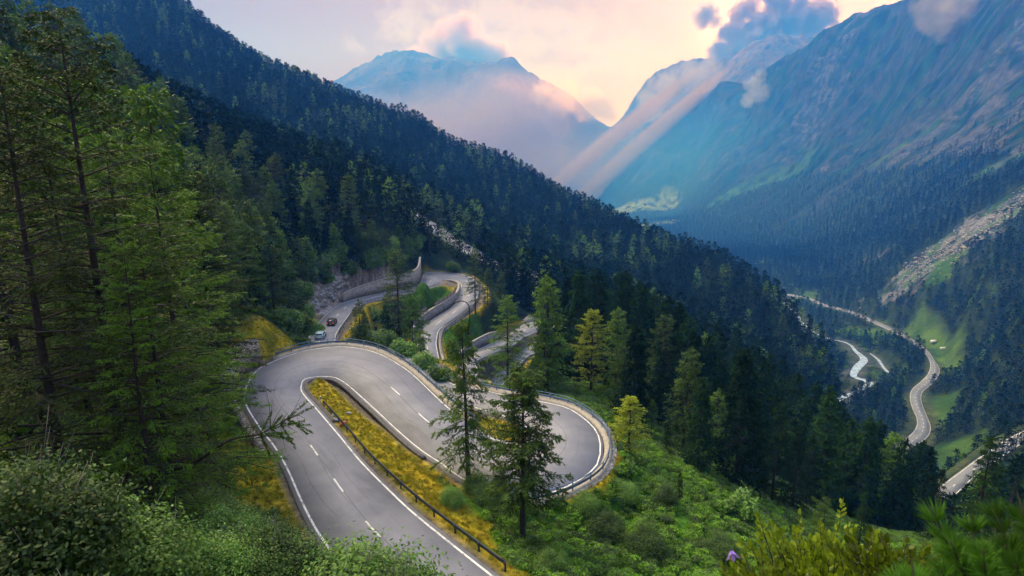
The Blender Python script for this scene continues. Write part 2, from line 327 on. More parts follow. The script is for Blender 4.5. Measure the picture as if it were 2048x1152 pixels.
Z1 += np.clip((DG - 1600) / 1000, 0, 1) * np.clip((Z + 250) / 200, 0, 1) * 30 * fbm(al / 120, ac / 320, 5, ridged=True)
Z += Z1
# bed the roads and the river into the sheet
ROADMIN = np.full(Z.shape, 1e9)
def bed(C, Wd, sink, flat, blend, extra=0.0):
    C = np.asarray(C); lo = C[:, :2].min(0) - blend - 12; hi = C[:, :2].max(0) + blend + 12
    m = (X > lo[0]) & (X < hi[0]) & (Y > lo[1]) & (Y < hi[1]); ii = np.nonzero(m.ravel())[0]
    xs = X.ravel()[ii]; ys = Y.ravel()[ii]; zz = Z.ravel(); rm = ROADMIN.ravel()
    for s in range(0, len(ii), 20000):
        e = slice(s, s + 20000)
        d2 = (xs[e, None] - C[None, :, 0]) ** 2 + (ys[e, None] - C[None, :, 1]) ** 2
        d = np.sqrt(d2) - Wd[None]; dm = d.min(1); wgt = 1 / (np.maximum(d2, 0.04) ** 4)
        zr = (wgt * C[None, :, 2]).sum(1) / wgt.sum(1)
        t = np.clip((dm - flat) / blend, 0, 1); t = t * t * (3 - 2 * t)
        k = ii[e]; snk = sink + extra * np.clip((0.35 - dm) / 0.5, 0, 1); zz[k] = (zr - snk) * (1 - t) + zz[k] * t; rm[k] = np.minimum(rm[k], dm)
    Z[:] = zz.reshape(Z.shape); ROADMIN[:] = rm.reshape(Z.shape)
bed(RC['pass_road'], RW['pass_road'], 0.12, 1.3, 3.5, 0.45)
bed(RC['valley_road'], RW['valley_road'], 0.5, 3.0, 14)
bed(RC['upper_road'], RW['upper_road'], 0.4, 3.0, 10)
RM_ROAD = ROADMIN.copy()
bed(RIVC[:, :3], RIVC[:, 3], 1.2, 2.0, 16); bed(RIVC2[:, :3], RIVC2[:, 3], 0.8, 1.0, 10)
def ground(x, y):
    x = np.asarray(x, float); y = np.asarray(y, float)
    a = np.arctan2(x, y); l = np.log(np.maximum(np.hypot(x, y), 1.3))
    fi = np.interp(a, az, np.arange(NA)); fj = np.interp(l, ld, np.arange(ND))
    i = np.minimum(fi.astype(int), NA - 2); j = np.minimum(fj.astype(int), ND - 2); u = fi - i; v = fj - j
    return (Z[j, i] * (1-u) + Z[j, i+1] * u) * (1-v) + (Z[j+1, i] * (1-u) + Z[j+1, i+1] * u) * v
def grid_at(A, x, y):
    a = np.arctan2(x, y); l = np.log(np.maximum(np.hypot(x, y), 1.3))
    i = np.rint(np.interp(a, az, np.arange(NA))).astype(int); j = np.rint(np.interp(l, ld, np.arange(ND))).astype(int); return A[j, i]
def hit(px, py, Dmin=2.0, Dmax=12000):
    """first place on the ground seen at a photo pixel"""
    x, y, t = ray(px, py); d = np.exp(np.linspace(math.log(Dmin), math.log(Dmax), 3000)); g = ground(x * d, y * d)
    k = np.nonzero(g > t * d)[0]; k = k[0] if len(k) else len(d) - 1
    return np.array([x * d[k], y * d[k], float(ground(x * d[k], y * d[k]))])

# ------------------------------------------------------------------ materials
def newmat(name):
    m = bpy.data.materials.new(name); m.use_nodes = True; nt = m.node_tree
    return m, nt, nt.nodes, nt.links, nt.nodes['Principled BSDF']
def noise(N, L, scale, detail=5, rough=0.55, vec=None, dist=0.0):
    n = N.new('ShaderNodeTexNoise'); n.inputs['Scale'].default_value = scale; n.inputs['Detail'].default_value = detail
    n.inputs['Roughness'].default_value = rough; n.inputs['Distortion'].default_value = dist
    if vec is not None: L.new(vec, n.inputs['Vector'])
    return n.outputs[0]
def mixc(N, L, f, a, b, mode='MIX'):
    n = N.new('ShaderNodeMix'); n.data_type = 'RGBA'; n.blend_type = mode
    if isinstance(f, (int, float)): n.inputs[0].default_value = f
    else: L.new(f, n.inputs[0])
    for s, v in ((6, a), (7, b)):
        if isinstance(v, tuple): n.inputs[s].default_value = (*v, 1)
        else: L.new(v, n.inputs[s])
    return n.outputs[2]
def rampn(N, L, f, stops):
    n = N.new('ShaderNodeValToRGB'); L.new(f, n.inputs[0]); e = n.color_ramp.elements
    while len(e) < len(stops): e.new(0.5)
    for k, (p, c) in zip(e, stops):
        k.position = p; k.color = (c, c, c, 1) if isinstance(c, (int, float)) else (*c, 1)
    return n.outputs[0]
def objco(N): return N.new('ShaderNodeTexCoord').outputs['Object']
def bump(N, L, h, st, dist, bs):
    n = N.new('ShaderNodeBump'); n.inputs['Strength'].default_value = st; n.inputs['Distance'].default_value = dist
    L.new(h, n.inputs['Height']); L.new(n.outputs[0], bs.inputs['Normal'])
def simple(name, col, rough=0.7, metal=0.0, var=0.25, scale=3.0, bmp=0.0, bdist=0.02, hi=None):
    m, nt, N, L, bs = newmat(name); co = objco(N); f = noise(N, L, scale, 6, 0.6, co)
    c2 = hi or tuple(min(1, c * (1 + 2 * var)) for c in col); c1 = tuple(c * (1 - var) for c in col)
    L.new(mixc(N, L, rampn(N, L, f, [(0.3, 0.0), (0.7, 1.0)]), c1, c2), bs.inputs['Base Color'])
    bs.inputs['Roughness'].default_value = rough; bs.inputs['Metallic'].default_value = metal
    if bmp: bump(N, L, noise(N, L, scale * 4, 6, 0.7, co), bmp, bdist, bs)
    return m
def leafmat(name, a, b, trans=0.35, rough=0.55, tint=None):
    """leaf colour runs a..b per plant and per clump; thin leaves let light through"""
    m, nt, N, L, bs = newmat(name); oi = N.new('ShaderNodeObjectInfo')
    geo = N.new('ShaderNodeNewGeometry'); f = noise(N, L, 0.9, 3, 0.6, objco(N))
    mm = N.new('ShaderNodeMath'); mm.operation = 'MULTIPLY_ADD'; L.new(oi.outputs['Random'], mm.inputs[0]); mm.inputs[1].default_value = 0.45; L.new(rampn(N, L, f, [(0.38, 0.0), (0.62, 0.75)]), mm.inputs[2])
    col = mixc(N, L, mm.outputs[0], a, b)
    col = mixc(N, L, rampn(N, L, geo.outputs['Random Per Island'], [(0, 0.0), (1, 0.5)]), col, tint or tuple(min(1, c * 1.7) for c in b))
    col = mixc(N, L, 1.0, col, rampn(N, L, oi.outputs['Random'], [(0, 0.38), (1, 1.30)]), 'MULTIPLY')
    L.new(col, bs.inputs['Base Color']); bs.inputs['Roughness'].default_value = rough; bs.inputs['Specular IOR Level'].default_value = 0.25 if rough < 0.8 else 0.0
    tr = N.new('ShaderNodeBsdfTranslucent'); L.new(mixc(N, L, 1.0, col, (1.0, 1.0, 0.45), 'MULTIPLY'), tr.inputs[0])
    mx = N.new('ShaderNodeMixShader'); mx.inputs[0].default_value = trans
    L.new(bs.outputs[0], mx.inputs[1]); L.new(tr.outputs[0], mx.inputs[2]); L.new(mx.outputs[0], N['Material Output'].inputs[0]); return m
M = {}
M['larch'] = leafmat('larch_needles', (0.009, 0.036, 0.004), (0.070, 0.175, 0.007), 0.24, tint=(0.22, 0.38, 0.012))
M['larch_bright'] = leafmat('bright_larch_needles', (0.13, 0.21, 0.010), (0.28, 0.34, 0.018), 0.45)
M['spruce'] = leafmat('spruce_needles', (0.006, 0.020, 0.008), (0.020, 0.048, 0.010), 0.12, 0.8)
M['wood_far'] = leafmat('distant_needles', (0.003, 0.009, 0.005), (0.010, 0.025, 0.009), 0.1, 0.9)
M['bush'] = leafmat('alder_leaves', (0.022, 0.08, 0.010), (0.10, 0.23, 0.030), 0.28, tint=(0.28, 0.42, 0.11))
M['herb'] = leafmat('herb_leaves', (0.06, 0.16, 0.008), (0.15, 0.31, 0.018), 0.4)
M['shrub'] = leafmat('shrub_leaves', (0.14, 0.24, 0.012), (0.32, 0.42, 0.03), 0.45, 0.35)
M['pine'] = leafmat('pine_needles', (0.035, 0.10, 0.010), (0.08, 0.20, 0.02), 0.35, 0.45)
M['bark'] = simple('bark', (0.028, 0.022, 0.020), 0.9, 0, 0.5, 6, 0.6, 0.03)
M['twig'] = simple('grey_twig', (0.16, 0.145, 0.13), 0.9, 0, 0.3, 6)

# ------------------------------------------------------------------ conifers, bushes
def diamonds(P, Dv, l, wd, rg, face=None):
    """leaf faces: base point, direction, length, width"""
    n = len(P); Dv = Dv / (np.linalg.norm(Dv, axis=1)[:, None] + 1e-9)
    r = rg.normal(size=(n, 3)) if face is None else np.asarray(face) * 1.5 + rg.normal(0, 0.55, (n, 3)); s = np.cross(Dv, r); s /= np.linalg.norm(s, axis=1)[:, None] + 1e-9
    l = np.broadcast_to(l, n)[:, None]; wd = np.broadcast_to(wd, n)[:, None]
    V = np.stack([P, P + Dv * l * 0.45 + s * wd, P + Dv * l, P + Dv * l * 0.45 - s * wd], 1)
    return V.reshape(-1, 3)
def prisms(A, B, ra, rb, k=3):
    """thin limbs from A to B"""
    n = len(A); t = B - A; t = t / (np.linalg.norm(t, axis=1)[:, None] + 1e-9)
    up = np.where(np.abs(t[:, 2:3]) < 0.9, np.array([[0, 0, 1.0]]), np.array([[1.0, 0, 0]])); a = np.cross(t, up); a /= np.linalg.norm(a, axis=1)[:, None] + 1e-9; b = np.cross(t, a)
    V = []
    for base, r in ((A, ra), (B, rb)):
        r = np.broadcast_to(r, n)[:, None]
        for j in range(k):
            q = 2 * math.pi * j / k; V.append(base + r * (a * math.cos(q) + b * math.sin(q)))
    V = np.stack(V, 1); idx = np.arange(n)[:, None] * 2 * k
    Fq = np.concatenate([idx + np.array([[j, (j+1) % k, k + (j+1) % k, k + j]]) for j in range(k)], 0)
    return V.reshape(-1, 3), Fq
def conifer(name, seed, h, base, rmax, nb, ntw, nlf, leaf, lw, mat, prof=0.8, rise=0.05, droop=0.35, hang=0.5, lean=0.0, trunk_r=None, bare=0, gap=0.0, tw_len=0.30, topless=False):
    """crown and trunk meshes of a spruce or larch: whorled drooping limbs, side twigs, needle clumps"""
    rg = np.random.default_rng(seed); tr = trunk_r or h * 0.014
    t = np.sort(base + (1 - base) * rg.random(nb) ** (1.0 if not topless else 1.1)); t = t * 0.985
    u = (t - base) / (1 - base)
    ph = np.arange(nb) * 2.399 + rg.normal(0, 0.5, nb)
    L = rmax * ((1 - u) ** prof * (0.55 + 0.45 * np.minimum(1, u * 5 + 0.35)) + 0.09) * rg.uniform(0.6, 1.2, nb)
    if gap: L *= np.where(rg.random(nb) < gap, 0.35, 1.0)
    bend = lean * (np.linspace(0, 1, 12) ** 1.6) * h
    tx = lambda tt: np.interp(tt, np.linspace(0, 1, 12), bend)
    O = np.stack([tx(t), np.zeros(nb), t * h], 1)
    out = np.stack([np.cos(ph), np.sin(ph), np.zeros(nb)], 1); side = np.stack([-np.sin(ph), np.cos(ph), np.zeros(nb)], 1)
    ri = rise + 0.55 * u ** 2 + rg.normal(0, 0.08, nb); dr = droop * (1 - 0.7 * u) * rg.uniform(0.6, 1.4, nb)
    def bp(i, s):
        return O[i] + out[i] * (L[i] * s)[:, None] + side[i] * (L[i] * 0.12 * np.sin(3 * s + ph[i] * 7))[:, None] + np.array([[0, 0, 1.0]]) * (L[i] * (ri[i] * s - dr[i] * s * s + 0.22 * dr[i] * s ** 4))[:, None]
    # side twigs
    cnt = np.maximum(3, (ntw * (0.35 + 0.65 * L / rmax)).astype(int)); bi = np.repeat(np.arange(nb), cnt); m = len(bi)
    s = 0.16 + 0.84 * rg.random(m) ** 0.8; sg = np.where(rg.random(m) < 0.5, -1.0, 1.0)
    B0 = bp(bi, s); tl = tw_len * rmax * (0.35 + 0.65 * L[bi] / rmax) * (1.15 - s) * rg.uniform(0.5, 1.3, m) + leaf * 0.8
    td = out[bi] * rg.uniform(0.3, 1.0, m)[:, None] + side[bi] * (sg * rg.uniform(0.5, 1.0, m))[:, None] + np.array([[0, 0, 1.0]]) * (-hang * rg.uniform(0.0, 1.0, m) + 0.15)[:, None]
    td /= np.linalg.norm(td, axis=1)[:, None]; B1 = B0 + td * tl[:, None] - np.array([[0, 0, 1.0]]) * (hang * 0.3 * tl)[:, None]
    k = np.repeat(np.arange(m), nlf); q = rg.random(len(k)); P = B0[k] * (1 - q)[:, None] + B1[k] * q[:, None]
    Dv = (B1 - B0)[k] / (tl[k][:, None] + 1e-6) + rg.normal(0, 0.40, (len(k), 3))
    V1 = diamonds(P, Dv, leaf * rg.uniform(0.6, 1.3, len(k)), lw, rg, np.array([[0, 0, 1.0]]))
    # leading shoot
    nt_ = max(10, nb // 2); zt = rg.uniform(0.9 if not topless else 0.8, 1.0, nt_); P2 = np.stack([tx(zt), 0 * zt, zt * h], 1)
    a2 = rg.random(nt_) * 6.28; D2 = np.stack([np.cos(a2), np.sin(a2), rg.uniform(0.2, 1.5, nt_)], 1)
    V2 = diamonds(P2, D2, leaf * 1.3, lw, rg); V = np.concatenate([V1, V2]); crown = mesh_from(name + '_crown', V, np.arange(len(V)), 4, False, mat)
    # trunk and limbs
    tb = MB(); zz = np.linspace(0, 1, 12); tb.tube([(float(tx(z)), 0, z * h - (0.6 if z == 0 else 0)) for z in zz], [tr * (1 - z) ** 0.9 + 0.012 for z in zz], 7)
    seg = 4 if nlf * ntw > 40 else 2
    VV = [np.array(tb.v)]; FF = [np.array(tb.f)]; NN = [np.array(tb.n)]; off = len(tb.v)
    ib = np.arange(nb)
    for q0 in range(seg):
        a = bp(ib, np.full(nb, q0 / seg)); b = bp(ib, np.full(nb, (q0 + 1) / seg)); r0 = np.maximum(0.006, tr * 0.28 * (L / rmax)); 
        v, f = prisms(a, b, r0 * (1 - q0 / seg) + 0.004, r0 * (1 - (q0 + 1) / seg) + 0.004); VV.append(v); FF.append((f + off).ravel()); NN.append(np.full(len(f), 4)); off += len(v)
    if seg == 4:
        v, f = prisms(B0, B1, np.full(m, 0.006), np.full(m, 0.003)); VV.append(v); FF.append((f + off).ravel()); NN.append(np.full(len(f), 4)); off += len(v)
    if bare:                                               # dead twigs low on the trunk
        tb2 = rg.uniform(0.08, base + 0.25, bare); pa = rg.random(bare) * 6.28; Lb = rg.uniform(0.3, 1.0, bare) * rmax * 0.7
        a = np.stack([tx(tb2), 0 * tb2, tb2 * h], 1); o2 = np.stack([np.cos(pa), np.sin(pa), -0.1 + 0 * pa], 1); b = a + o2 * Lb[:, None]
        v, f = prisms(a, b, np.full(bare, 0.02), np.full(bare, 0.006)); VV.append(v); FF.append((f + off).ravel()); NN.append(np.full(len(f), 4)); off += len(v)
        kk = np.repeat(np.arange(bare), 7); s2 = rg.uniform(0.3, 1, len(kk)); a3 = a[kk] + o2[kk] * (Lb[kk] * s2)[:, None]; b3 = a3 + (o2[kk] * 0.5 + rg.normal(0, 0.6, (len(kk), 3))) * (Lb[kk] * 0.3)[:, None]
        v, f = prisms(a3, b3, np.full(len(kk), 0.008), np.full(len(kk), 0.003)); VV.append(v); FF.append((f + off).ravel()); NN.append(np.full(len(f), 4)); off += len(v)
    trunk = mesh_from(name + '_trunk', np.concatenate(VV), np.concatenate(FF), np.concatenate(NN), False, M['bark'])
    return crown, trunk, h
def bushmesh(name, seed, r, h, nl, leaf, mat, stems=9, lumps=14, airy=0.0):
    rg = np.random.default_rng(seed); c = rg.normal(size=(lumps, 3)); c /= np.linalg.norm(c, axis=1)[:, None]; c[:, 2] = np.abs(c[:, 2])
    c = c * np.array([r * 0.7, r * 0.7, h * 0.62]) * rg.uniform(0.5, 1.0, lumps)[:, None] + np.array([0, 0, h * 0.22]); cr = rg.uniform(0.25, 0.5, lumps) * min(r, h)
    k = rg.integers(0, lumps, nl); d = rg.normal(size=(nl, 3)); d /= np.linalg.norm(d, axis=1)[:, None]
    rad = cr[k] * (rg.random(nl) ** 0.4) * (1 + airy * rg.random(nl)); P = c[k] + d * rad[:, None]; P[:, 2] = np.maximum(P[:, 2], 0.02)
    V = diamonds(P, np.cross(d, rg.normal(size=(nl, 3))) + d * 0.2, leaf * rg.uniform(0.6, 1.4, nl), leaf * 0.33, rg, d * 0.6 + np.array([[0, 0, 0.7]]))
    crown = mesh_from(name + '_leaves', V, np.arange(len(V)), 4, False, mat)
    sb = MB()
    for i in range(lumps):
        e = c[i] + np.array([0, 0, cr[i] * 0.6]); mid = e * 0.5 + np.array([0, 0, h * 0.1]); sb.tube([(0.1 * e[0], 0.1 * e[1], -0.25), mid, e], [0.03 * h / 2, 0.018 * h / 2, 0.006], 4)
        for q in range(4):
            g = e + rg.normal(0, 0.4, 3) * cr[i] + np.array([0, 0, cr[i] * 0.6]); sb.tube([mid * 0.3 + e * 0.7, g], [0.01, 0.003], 3)
    return crown, sb.mesh(name + '_stems', M['twig']), h
def place(proto, name, p, s=1.0, rz=None, parts=('crown', 'trunk'), label=None, cat='tree', group=None, tilt=0.0, lift=-0.15):
    o = empty(name, (p[0], p[1], p[2] + lift), random.uniform(0, 6.28) if rz is None else rz); o.scale = (s, s, s)
    if tilt: o.rotation_euler[0] = tilt
    tag(o, label, cat, group)
    link(parts[0], proto[0], o); link(parts[1], proto[1], o); return o
P_ = {}
def proto_lib():
    for i in range(3):                                     # far conifers, low detail
        P_['farA%d' % i] = conifer('far_fir', 100 + i, 18, 0.06, 3.0, 34, 4, 2, 1.5, 0.34, M['wood_far'], 0.75, 0.0, 0.35, 0.6, tw_len=0.2)
    P_['farL'] = conifer('far_larch', 110, 17, 0.10, 3.5, 30, 4, 2, 1.4, 0.34, M['larch'], 0.6, 0.1, 0.3, 0.4, tw_len=0.22)
    for i in range(3):
        P_['spruce%d' % i] = conifer('spruce', 120 + i, 22, 0.08, 3.9, 120, 14, 6, 0.62, 0.13, M['spruce'], 0.80, 0.0, 0.5, 0.9)
        P_['larch%d' % i] = conifer('larch', 130 + i, 19, 0.12, 4.0, 115, 15, 6, 0.50, 0.085, M['larch'], 0.62, 0.10, 0.35, 0.6, lean=(0.02, -0.03, 0.0)[i])
    P_['brightlarch'] = conifer('bright_larch', 140, 17, 0.12, 3.4, 95, 13, 6, 0.42, 0.07, M['larch_bright'], 0.6, 0.15, 0.3, 0.5)
    for i in range(2): P_['bush%d' % i] = bushmesh('alder', 150 + i, 1.9, 2.4, 2200, 0.26, M['bush'], lumps=12)
    P_['farbush'] = bushmesh('round_bush', 155, 3.2, 4.5, 420, 0.9, M['bush'], lumps=9)
    P_['herb'] = bushmesh('herb', 156, 0.75, 0.5, 260, 0.16, M['herb'], lumps=7)
    P_['herb2'] = bushmesh('herb', 157, 0.6, 0.7, 220, 0.14, M['bush'], lumps=6)
proto_lib()

# ------------------------------------------------------------------ ground cover zones (all in ground metres)
def dist_path(PTS, x=X, y=Y):
    P = np.array(PTS)[:, :2]; d = np.full(np.shape(x), 1e9)
    if len(P) == 1: return np.hypot(x - P[0, 0], y - P[0, 1])
    for a, b in zip(P[:-1], P[1:]):
        ab = b - a; t = np.clip(((x - a[0]) * ab[0] + (y - a[1]) * ab[1]) / (ab @ ab + 1e-9), 0, 1)
        d = np.minimum(d, np.hypot(x - a[0] - ab[0] * t, y - a[1] - ab[1] * t))
    return d
def hp(*a): return [hit(px, py, Dm) for px, py, Dm in a]
def soft(d, r, e): return np.clip((r - d) / e + 0.5, 0, 1)
n_small = fbm(X / 9, Y / 9, 4); n_mid = fbm(X / 40, Y / 40, 4); n_big = fbm(X / 220, Y / 220, 4)
near = DG < 260
Zband = Z
# zone masks
m_rock = np.zeros(Z.shape); m_scree = np.zeros(Z.shape); m_mead = np.zeros(Z.shape); m_dry = np.zeros(Z.shape); m_clear = np.zeros(Z.shape)
cliff1 = hp((835,432,280),(880,465,280),(925,490,280),(960,515,270),(1000,535,270),(1040,548,270))
cliff2 = hp((1060,540,270),(1100,570,270))
m_rock = np.maximum(m_rock, soft(dist_path(cliff1) + 5 * n_small, 13, 6)); m_rock = np.maximum(m_rock, soft(dist_path(cliff2) + 5 * n_small, 6, 4))
scree = hp((2060,400,700),(2000,432,700),(1945,465,700),(1905,495,700),(1872,520,700))
m_scree = np.maximum(m_scree, soft(dist_path(scree) + 75 * n_mid + 40 * n_small, 66, 24)); m_scree *= (DG > 650)
for a_, r_ in (((1760,510,700), 14), ((1720,525,700), 12)): m_scree = np.maximum(m_scree, soft(dist_path(hp(a_)) + 20 * n_small, r_, 10))
fields = [(hp((1190,425,2000),(1250,418,2000),(1310,408,2000),(1335,400,2000)), 80), (hp((1250,458,1900),(1290,450,1900),(1340,445,1900)), 52)]
m_field = np.zeros(Z.shape)
vis_riv = [[PZ(1664,803,-221), PZ(1645,855,-219)], [PZ(1695,686,-234), PZ(1728,718,-229), PZ(1708,750,-225)], [PZ(1738,760,-224), PZ(1724,777,-223)], [PZ(1756,718,-229), PZ(1780,750,-225)], [PZ(1592,626,-248), PZ(1606,648,-243)], [PZ(1490,580,-260), PZ(1550,593,-255)]]
m_view = np.zeros(Z.shape)
for f_ in (0.98, 0.95): m_view = np.maximum(m_view, soft(dist_path([q * f_ for q in cliff1[1:]]), 8, 5))
for p_ in vis_riv:
    for f_ in (0.985, 0.962): m_view = np.maximum(m_view, soft(dist_path([q * f_ for q in p_]), 13, 6))
for p_, r_ in fields: m_field = np.maximum(m_field, soft(dist_path(p_) + 60 * n_big, r_, 30))
alp = [(hp((1760,320,900),(1800,295,900),(1850,262,900)), 35), (hp((1970,345,800),(2030,320,800)), 30), (hp((1440,400,1500),(1520,365,1500),(1600,330,1500)), 60)]
for p_, r_ in alp: m_clear = np.maximum(m_clear, soft(dist_path(p_) + 40 * n_mid, r_, 20))
mead = [([PZ(1880,910,-195), PZ(1860,960,-196), PZ(1830,1000,-198), PZ(1900,980,-190)], 19), ([PZ(1700,655,-228), PZ(1760,668,-222)], 14), ([PZ(1800,655,-214), PZ(1850,665,-208), PZ(1890,700,-205), PZ(1895,740,-205)], 13), ([PZ(1880,620,-205), PZ(1860,640,-208)], 14), ([PZ(1890,790,-200), PZ(1870,850,-202)], 9),
        ([PZ(1780,975,-196), PZ(1830,985,-192)], 14), ([PZ(1570,600,-250), PZ(1600,600,-248)], 26), ([PZ(1600,650,-242)], 9), ([PZ(1620,605,-240), PZ(1760,645,-222)], 9), ([PZ(1530,545,-262)], 25)]
for p_, r_ in mead: m_mead = np.maximum(m_mead, soft(dist_path(p_) + 8 * n_small, r_, 8) * (DG > 240) * (Z < -120))
m_valroad = soft(RM_ROAD, np.interp(DG, [560, 640], [6.5, 2.5]), 4) * (DG > 260)
m_river = soft(np.minimum(dist_path(RIVC) - np.interp(0, [0], [8]), dist_path(RIVC2) - 3), 2, 6) * (DG > 260)
# treeline on the right flank; bare mountains at the head of the valley
tl = np.interp(DG, [900, 1500, 1800, 2600, 3250, 3800, 4300], [60, 10, -10, -70, -130, -160, -190]) + 45 * n_big + 25 * n_mid
slope_gap = fbm(al / 260, ac / 1100, 3)
m_forest = np.ones(Z.shape); m_forest = np.where((DG > 850) & (X > -100) & (Z > tl), 0.0, m_forest); m_forest[DG > 4200] = 0
m_forest = np.where((DG > 900) & (X > 0) & (slope_gap > 0.28) & (Z > -250), 0.0, m_forest)
grove = (DG > 850) & (X > 0) & (Z > tl) & (Z < tl + 260) & (fbm(al / 55, ac / 90, 4) > 0.16 + np.clip((Z - tl) / 900, 0, 0.4)) & (DG < 4000)
m_forest = np.where(grove, 1.0, m_forest)
for mk in (m_rock, m_scree, m_field, m_mead, m_valroad, m_river, m_clear, m_view): m_forest = m_forest * (mk < 0.3)
# dry verges and islands beside the pass road, lush herbs outside it
rd = np.where(DG < 250, RM_ROAD, 99)
m_dry = soft(rd + 0.8 * n_small, 1.7, 1.0)
isl = [([PZ(640,775,-29.8), PZ(720,860,-29.3), PZ(830,950,-28.6), PZ(900,1000,-28.6)], 4.0), ([PZ(980,850,-34.2), PZ(1020,865,-34.2)], 3.0), ([PZ(905,580,-43.2)], 7), ([PZ(715,617,-39)], 4), ([PZ(470,900,-28.5), PZ(530,980,-28.6)], 4), ([PZ(480,672,-24), PZ(560,680,-29)], 3),([PZ(1075,668,-57), PZ(1060,690,-57.5)], 4.5),([PZ(745,612,-40.5)], 3.5),([PZ(950,1040,-29.5),PZ(1010,1110,-29.5)],1.5)]
for p_, r_ in isl: m_dry = np.maximum(m_dry, soft(dist_path(p_) + 1.5 * n_small, r_, 1.5) * (DG < 250))
col = np.zeros(Z.shape + (3,))
def lay(m, a, b=None, n=n_small):
    t = np.clip(0.5 + n * 1.6, 0, 1)[..., None]; c = np.array(a) * (1 - t) + np.array(b if b is not None else a) * t
    col[:] = col * (1 - m[..., None]) + c * m[..., None]
one = np.ones(Z.shape)
lay(one, (0.020, 0.034, 0.014), (0.035, 0.055, 0.018))
lay(soft(DG, 70, 20) * np.clip((X + 6 + 8 * n_small) / 8, 0, 1), (0.045, 0.12, 0.012), (0.07, 0.16, 0.018)); lay(soft(DG, 85, 20) * (X > 12) * 1.0, (0.035, 0.10, 0.012), (0.06, 0.15, 0.018))
bare = np.clip((1 - m_forest) * (DG > 850), 0, 1)
lay(bare, (0.006, 0.018, 0.008), (0.022, 0.060, 0.018), n_mid)
rk = np.clip((fbm(al / 60, ac / 260, 5, True) - 0.50 + 0.3 * n_mid) * 6, 0, 1) * bare * (X > 0) * (DG < 4200); lay(rk * 0.8, (0.02, 0.02, 0.022), (0.065, 0.063, 0.066))
rk2 = np.clip((fbm(X / 90, Y / 90, 4) + 0.10) * 5, 0, 1) * soft(dist_path(hp((2000,300,900),(1950,240,900),(2048,200,900))), 330, 200) * bare; lay(rk2 * 0.8, (0.05, 0.048, 0.047), (0.12, 0.115, 0.11))
lay(np.clip((DG - 4100) / 400, 0, 1), (0.07, 0.055, 0.045), (0.17, 0.12, 0.09), fbm(X / 300, Y / 300, 5))
lay(m_clear * np.clip(0.75 + n_mid * 2, 0, 1), (0.03, 0.08, 0.022), (0.05, 0.11, 0.03), n_mid)
lay(m_rock, (0.20, 0.22, 0.25), (0.42, 0.42, 0.44), fbm(X / 3, Y / 14, 5))
lay(m_scree * np.clip((fbm(X / 14, Y / 14, 5) + fbm(X / 60, Y / 60, 3) * 0.8 + 0.12) * 6, 0, 1), (0.08, 0.085, 0.095), (0.20, 0.205, 0.215)); lay(m_scree * (n_mid > 0.12), (0.08, 0.14, 0.06))
lay(m_mead, (0.035, 0.085, 0.014), (0.08, 0.14, 0.02), n_mid); lay(m_valroad, (0.05, 0.075, 0.025), (0.09, 0.10, 0.04))
lay(m_field * np.clip(0.85 + 2.5 * n_mid, 0, 1), (0.12, 0.20, 0.05), (0.24, 0.27, 0.08), n_small)
lay(m_river, (0.04, 0.055, 0.035), (0.10, 0.105, 0.10))
lay(m_dry, (0.19, 0.19, 0.014), (0.46, 0.34, 0.028), fbm(X / 2.2, Y / 2.2, 3))
lush = [([PZ(890,600,-45.5), PZ(860,612,-46), PZ(830,625,-46.5)], 6, -9), ([PZ(930,660,-50), PZ(905,690,-51)], 6, -9), ([PZ(985,735,-55), PZ(980,760,-57)], 7, -9)]
for p_, r_, _q in lush: lay(soft(dist_path(p_) + 1.2 * n_small, r_, 2) * (rd > 0.9), (0.035, 0.09, 0.010), (0.06, 0.13, 0.018))
lay(soft(rd, 0.7, 0.7) * (rd < 1.5), (0.13, 0.115, 0.095), (0.20, 0.17, 0.14))
rocky = hp((625,600,120),(650,575,120),(700,552,120),(770,540,130)); m_rocky = soft(dist_path(rocky) + 2 * n_small, 3.6, 2) * (DG < 240); lay(m_rocky, (0.16, 0.14, 0.13), (0.42, 0.38, 0.36), fbm(X / 0.8, Y / 0.8, 4))

ROCKY = np.clip(bare * np.clip(0.10 + 1.6 * fbm(al / 420, ac / 700, 4), 0.05, 1) * (DG < 5000) + 0.35 * np.clip((DG - 4100) / 400, 0, 1), 0, 1) * (1 - m_field)
m, nt, N, L, bs = newmat('ground'); at = N.new('ShaderNodeAttribute'); at.attribute_name = 'cover'
co = objco(N); f1 = noise(N, L, 1.3, 8, 0.7, co); f2 = noise(N, L, 0.05, 8, 0.65, co)
c_ = mixc(N, L, 1.0, at.outputs['Color'], rampn(N, L, f1, [(0.30, 0.45), (0.5, 1.0), (0.72, 1.7)]), 'MULTIPLY')
c_ = mixc(N, L, 1.0, c_, rampn(N, L, f2, [(0.30, 0.65), (0.5, 1.0), (0.7, 1.4)]), 'MULTIPLY')
g1 = noise(N, L, 0.011, 12, 0.72, co, 0.8); g2 = noise(N, L, 0.035, 8, 0.7, co)
thr = N.new('ShaderNodeMath'); thr.operation = 'MULTIPLY_ADD'; L.new(at.outputs['Alpha'], thr.inputs[0]); thr.inputs[1].default_value = 0.28; L.new(g1, thr.inputs[2])
rmask = rampn(N, L, thr.outputs[0], [(0.60, 0.0), (0.66, 1.0)]); cut = N.new('ShaderNodeMath'); cut.operation = 'MULTIPLY'; cut.use_clamp = True; L.new(rmask, cut.inputs[0]); am = N.new('ShaderNodeMath'); am.operation = 'MULTIPLY'; am.use_clamp = True; L.new(at.outputs['Alpha'], am.inputs[0]); am.inputs[1].default_value = 4.0; L.new(am.outputs[0], cut.inputs[1])
c_ = mixc(N, L, cut.outputs[0], c_, rampn(N, L, g2, [(0.38, (0.004, 0.008, 0.010)), (0.62, (0.11, 0.115, 0.13))]))
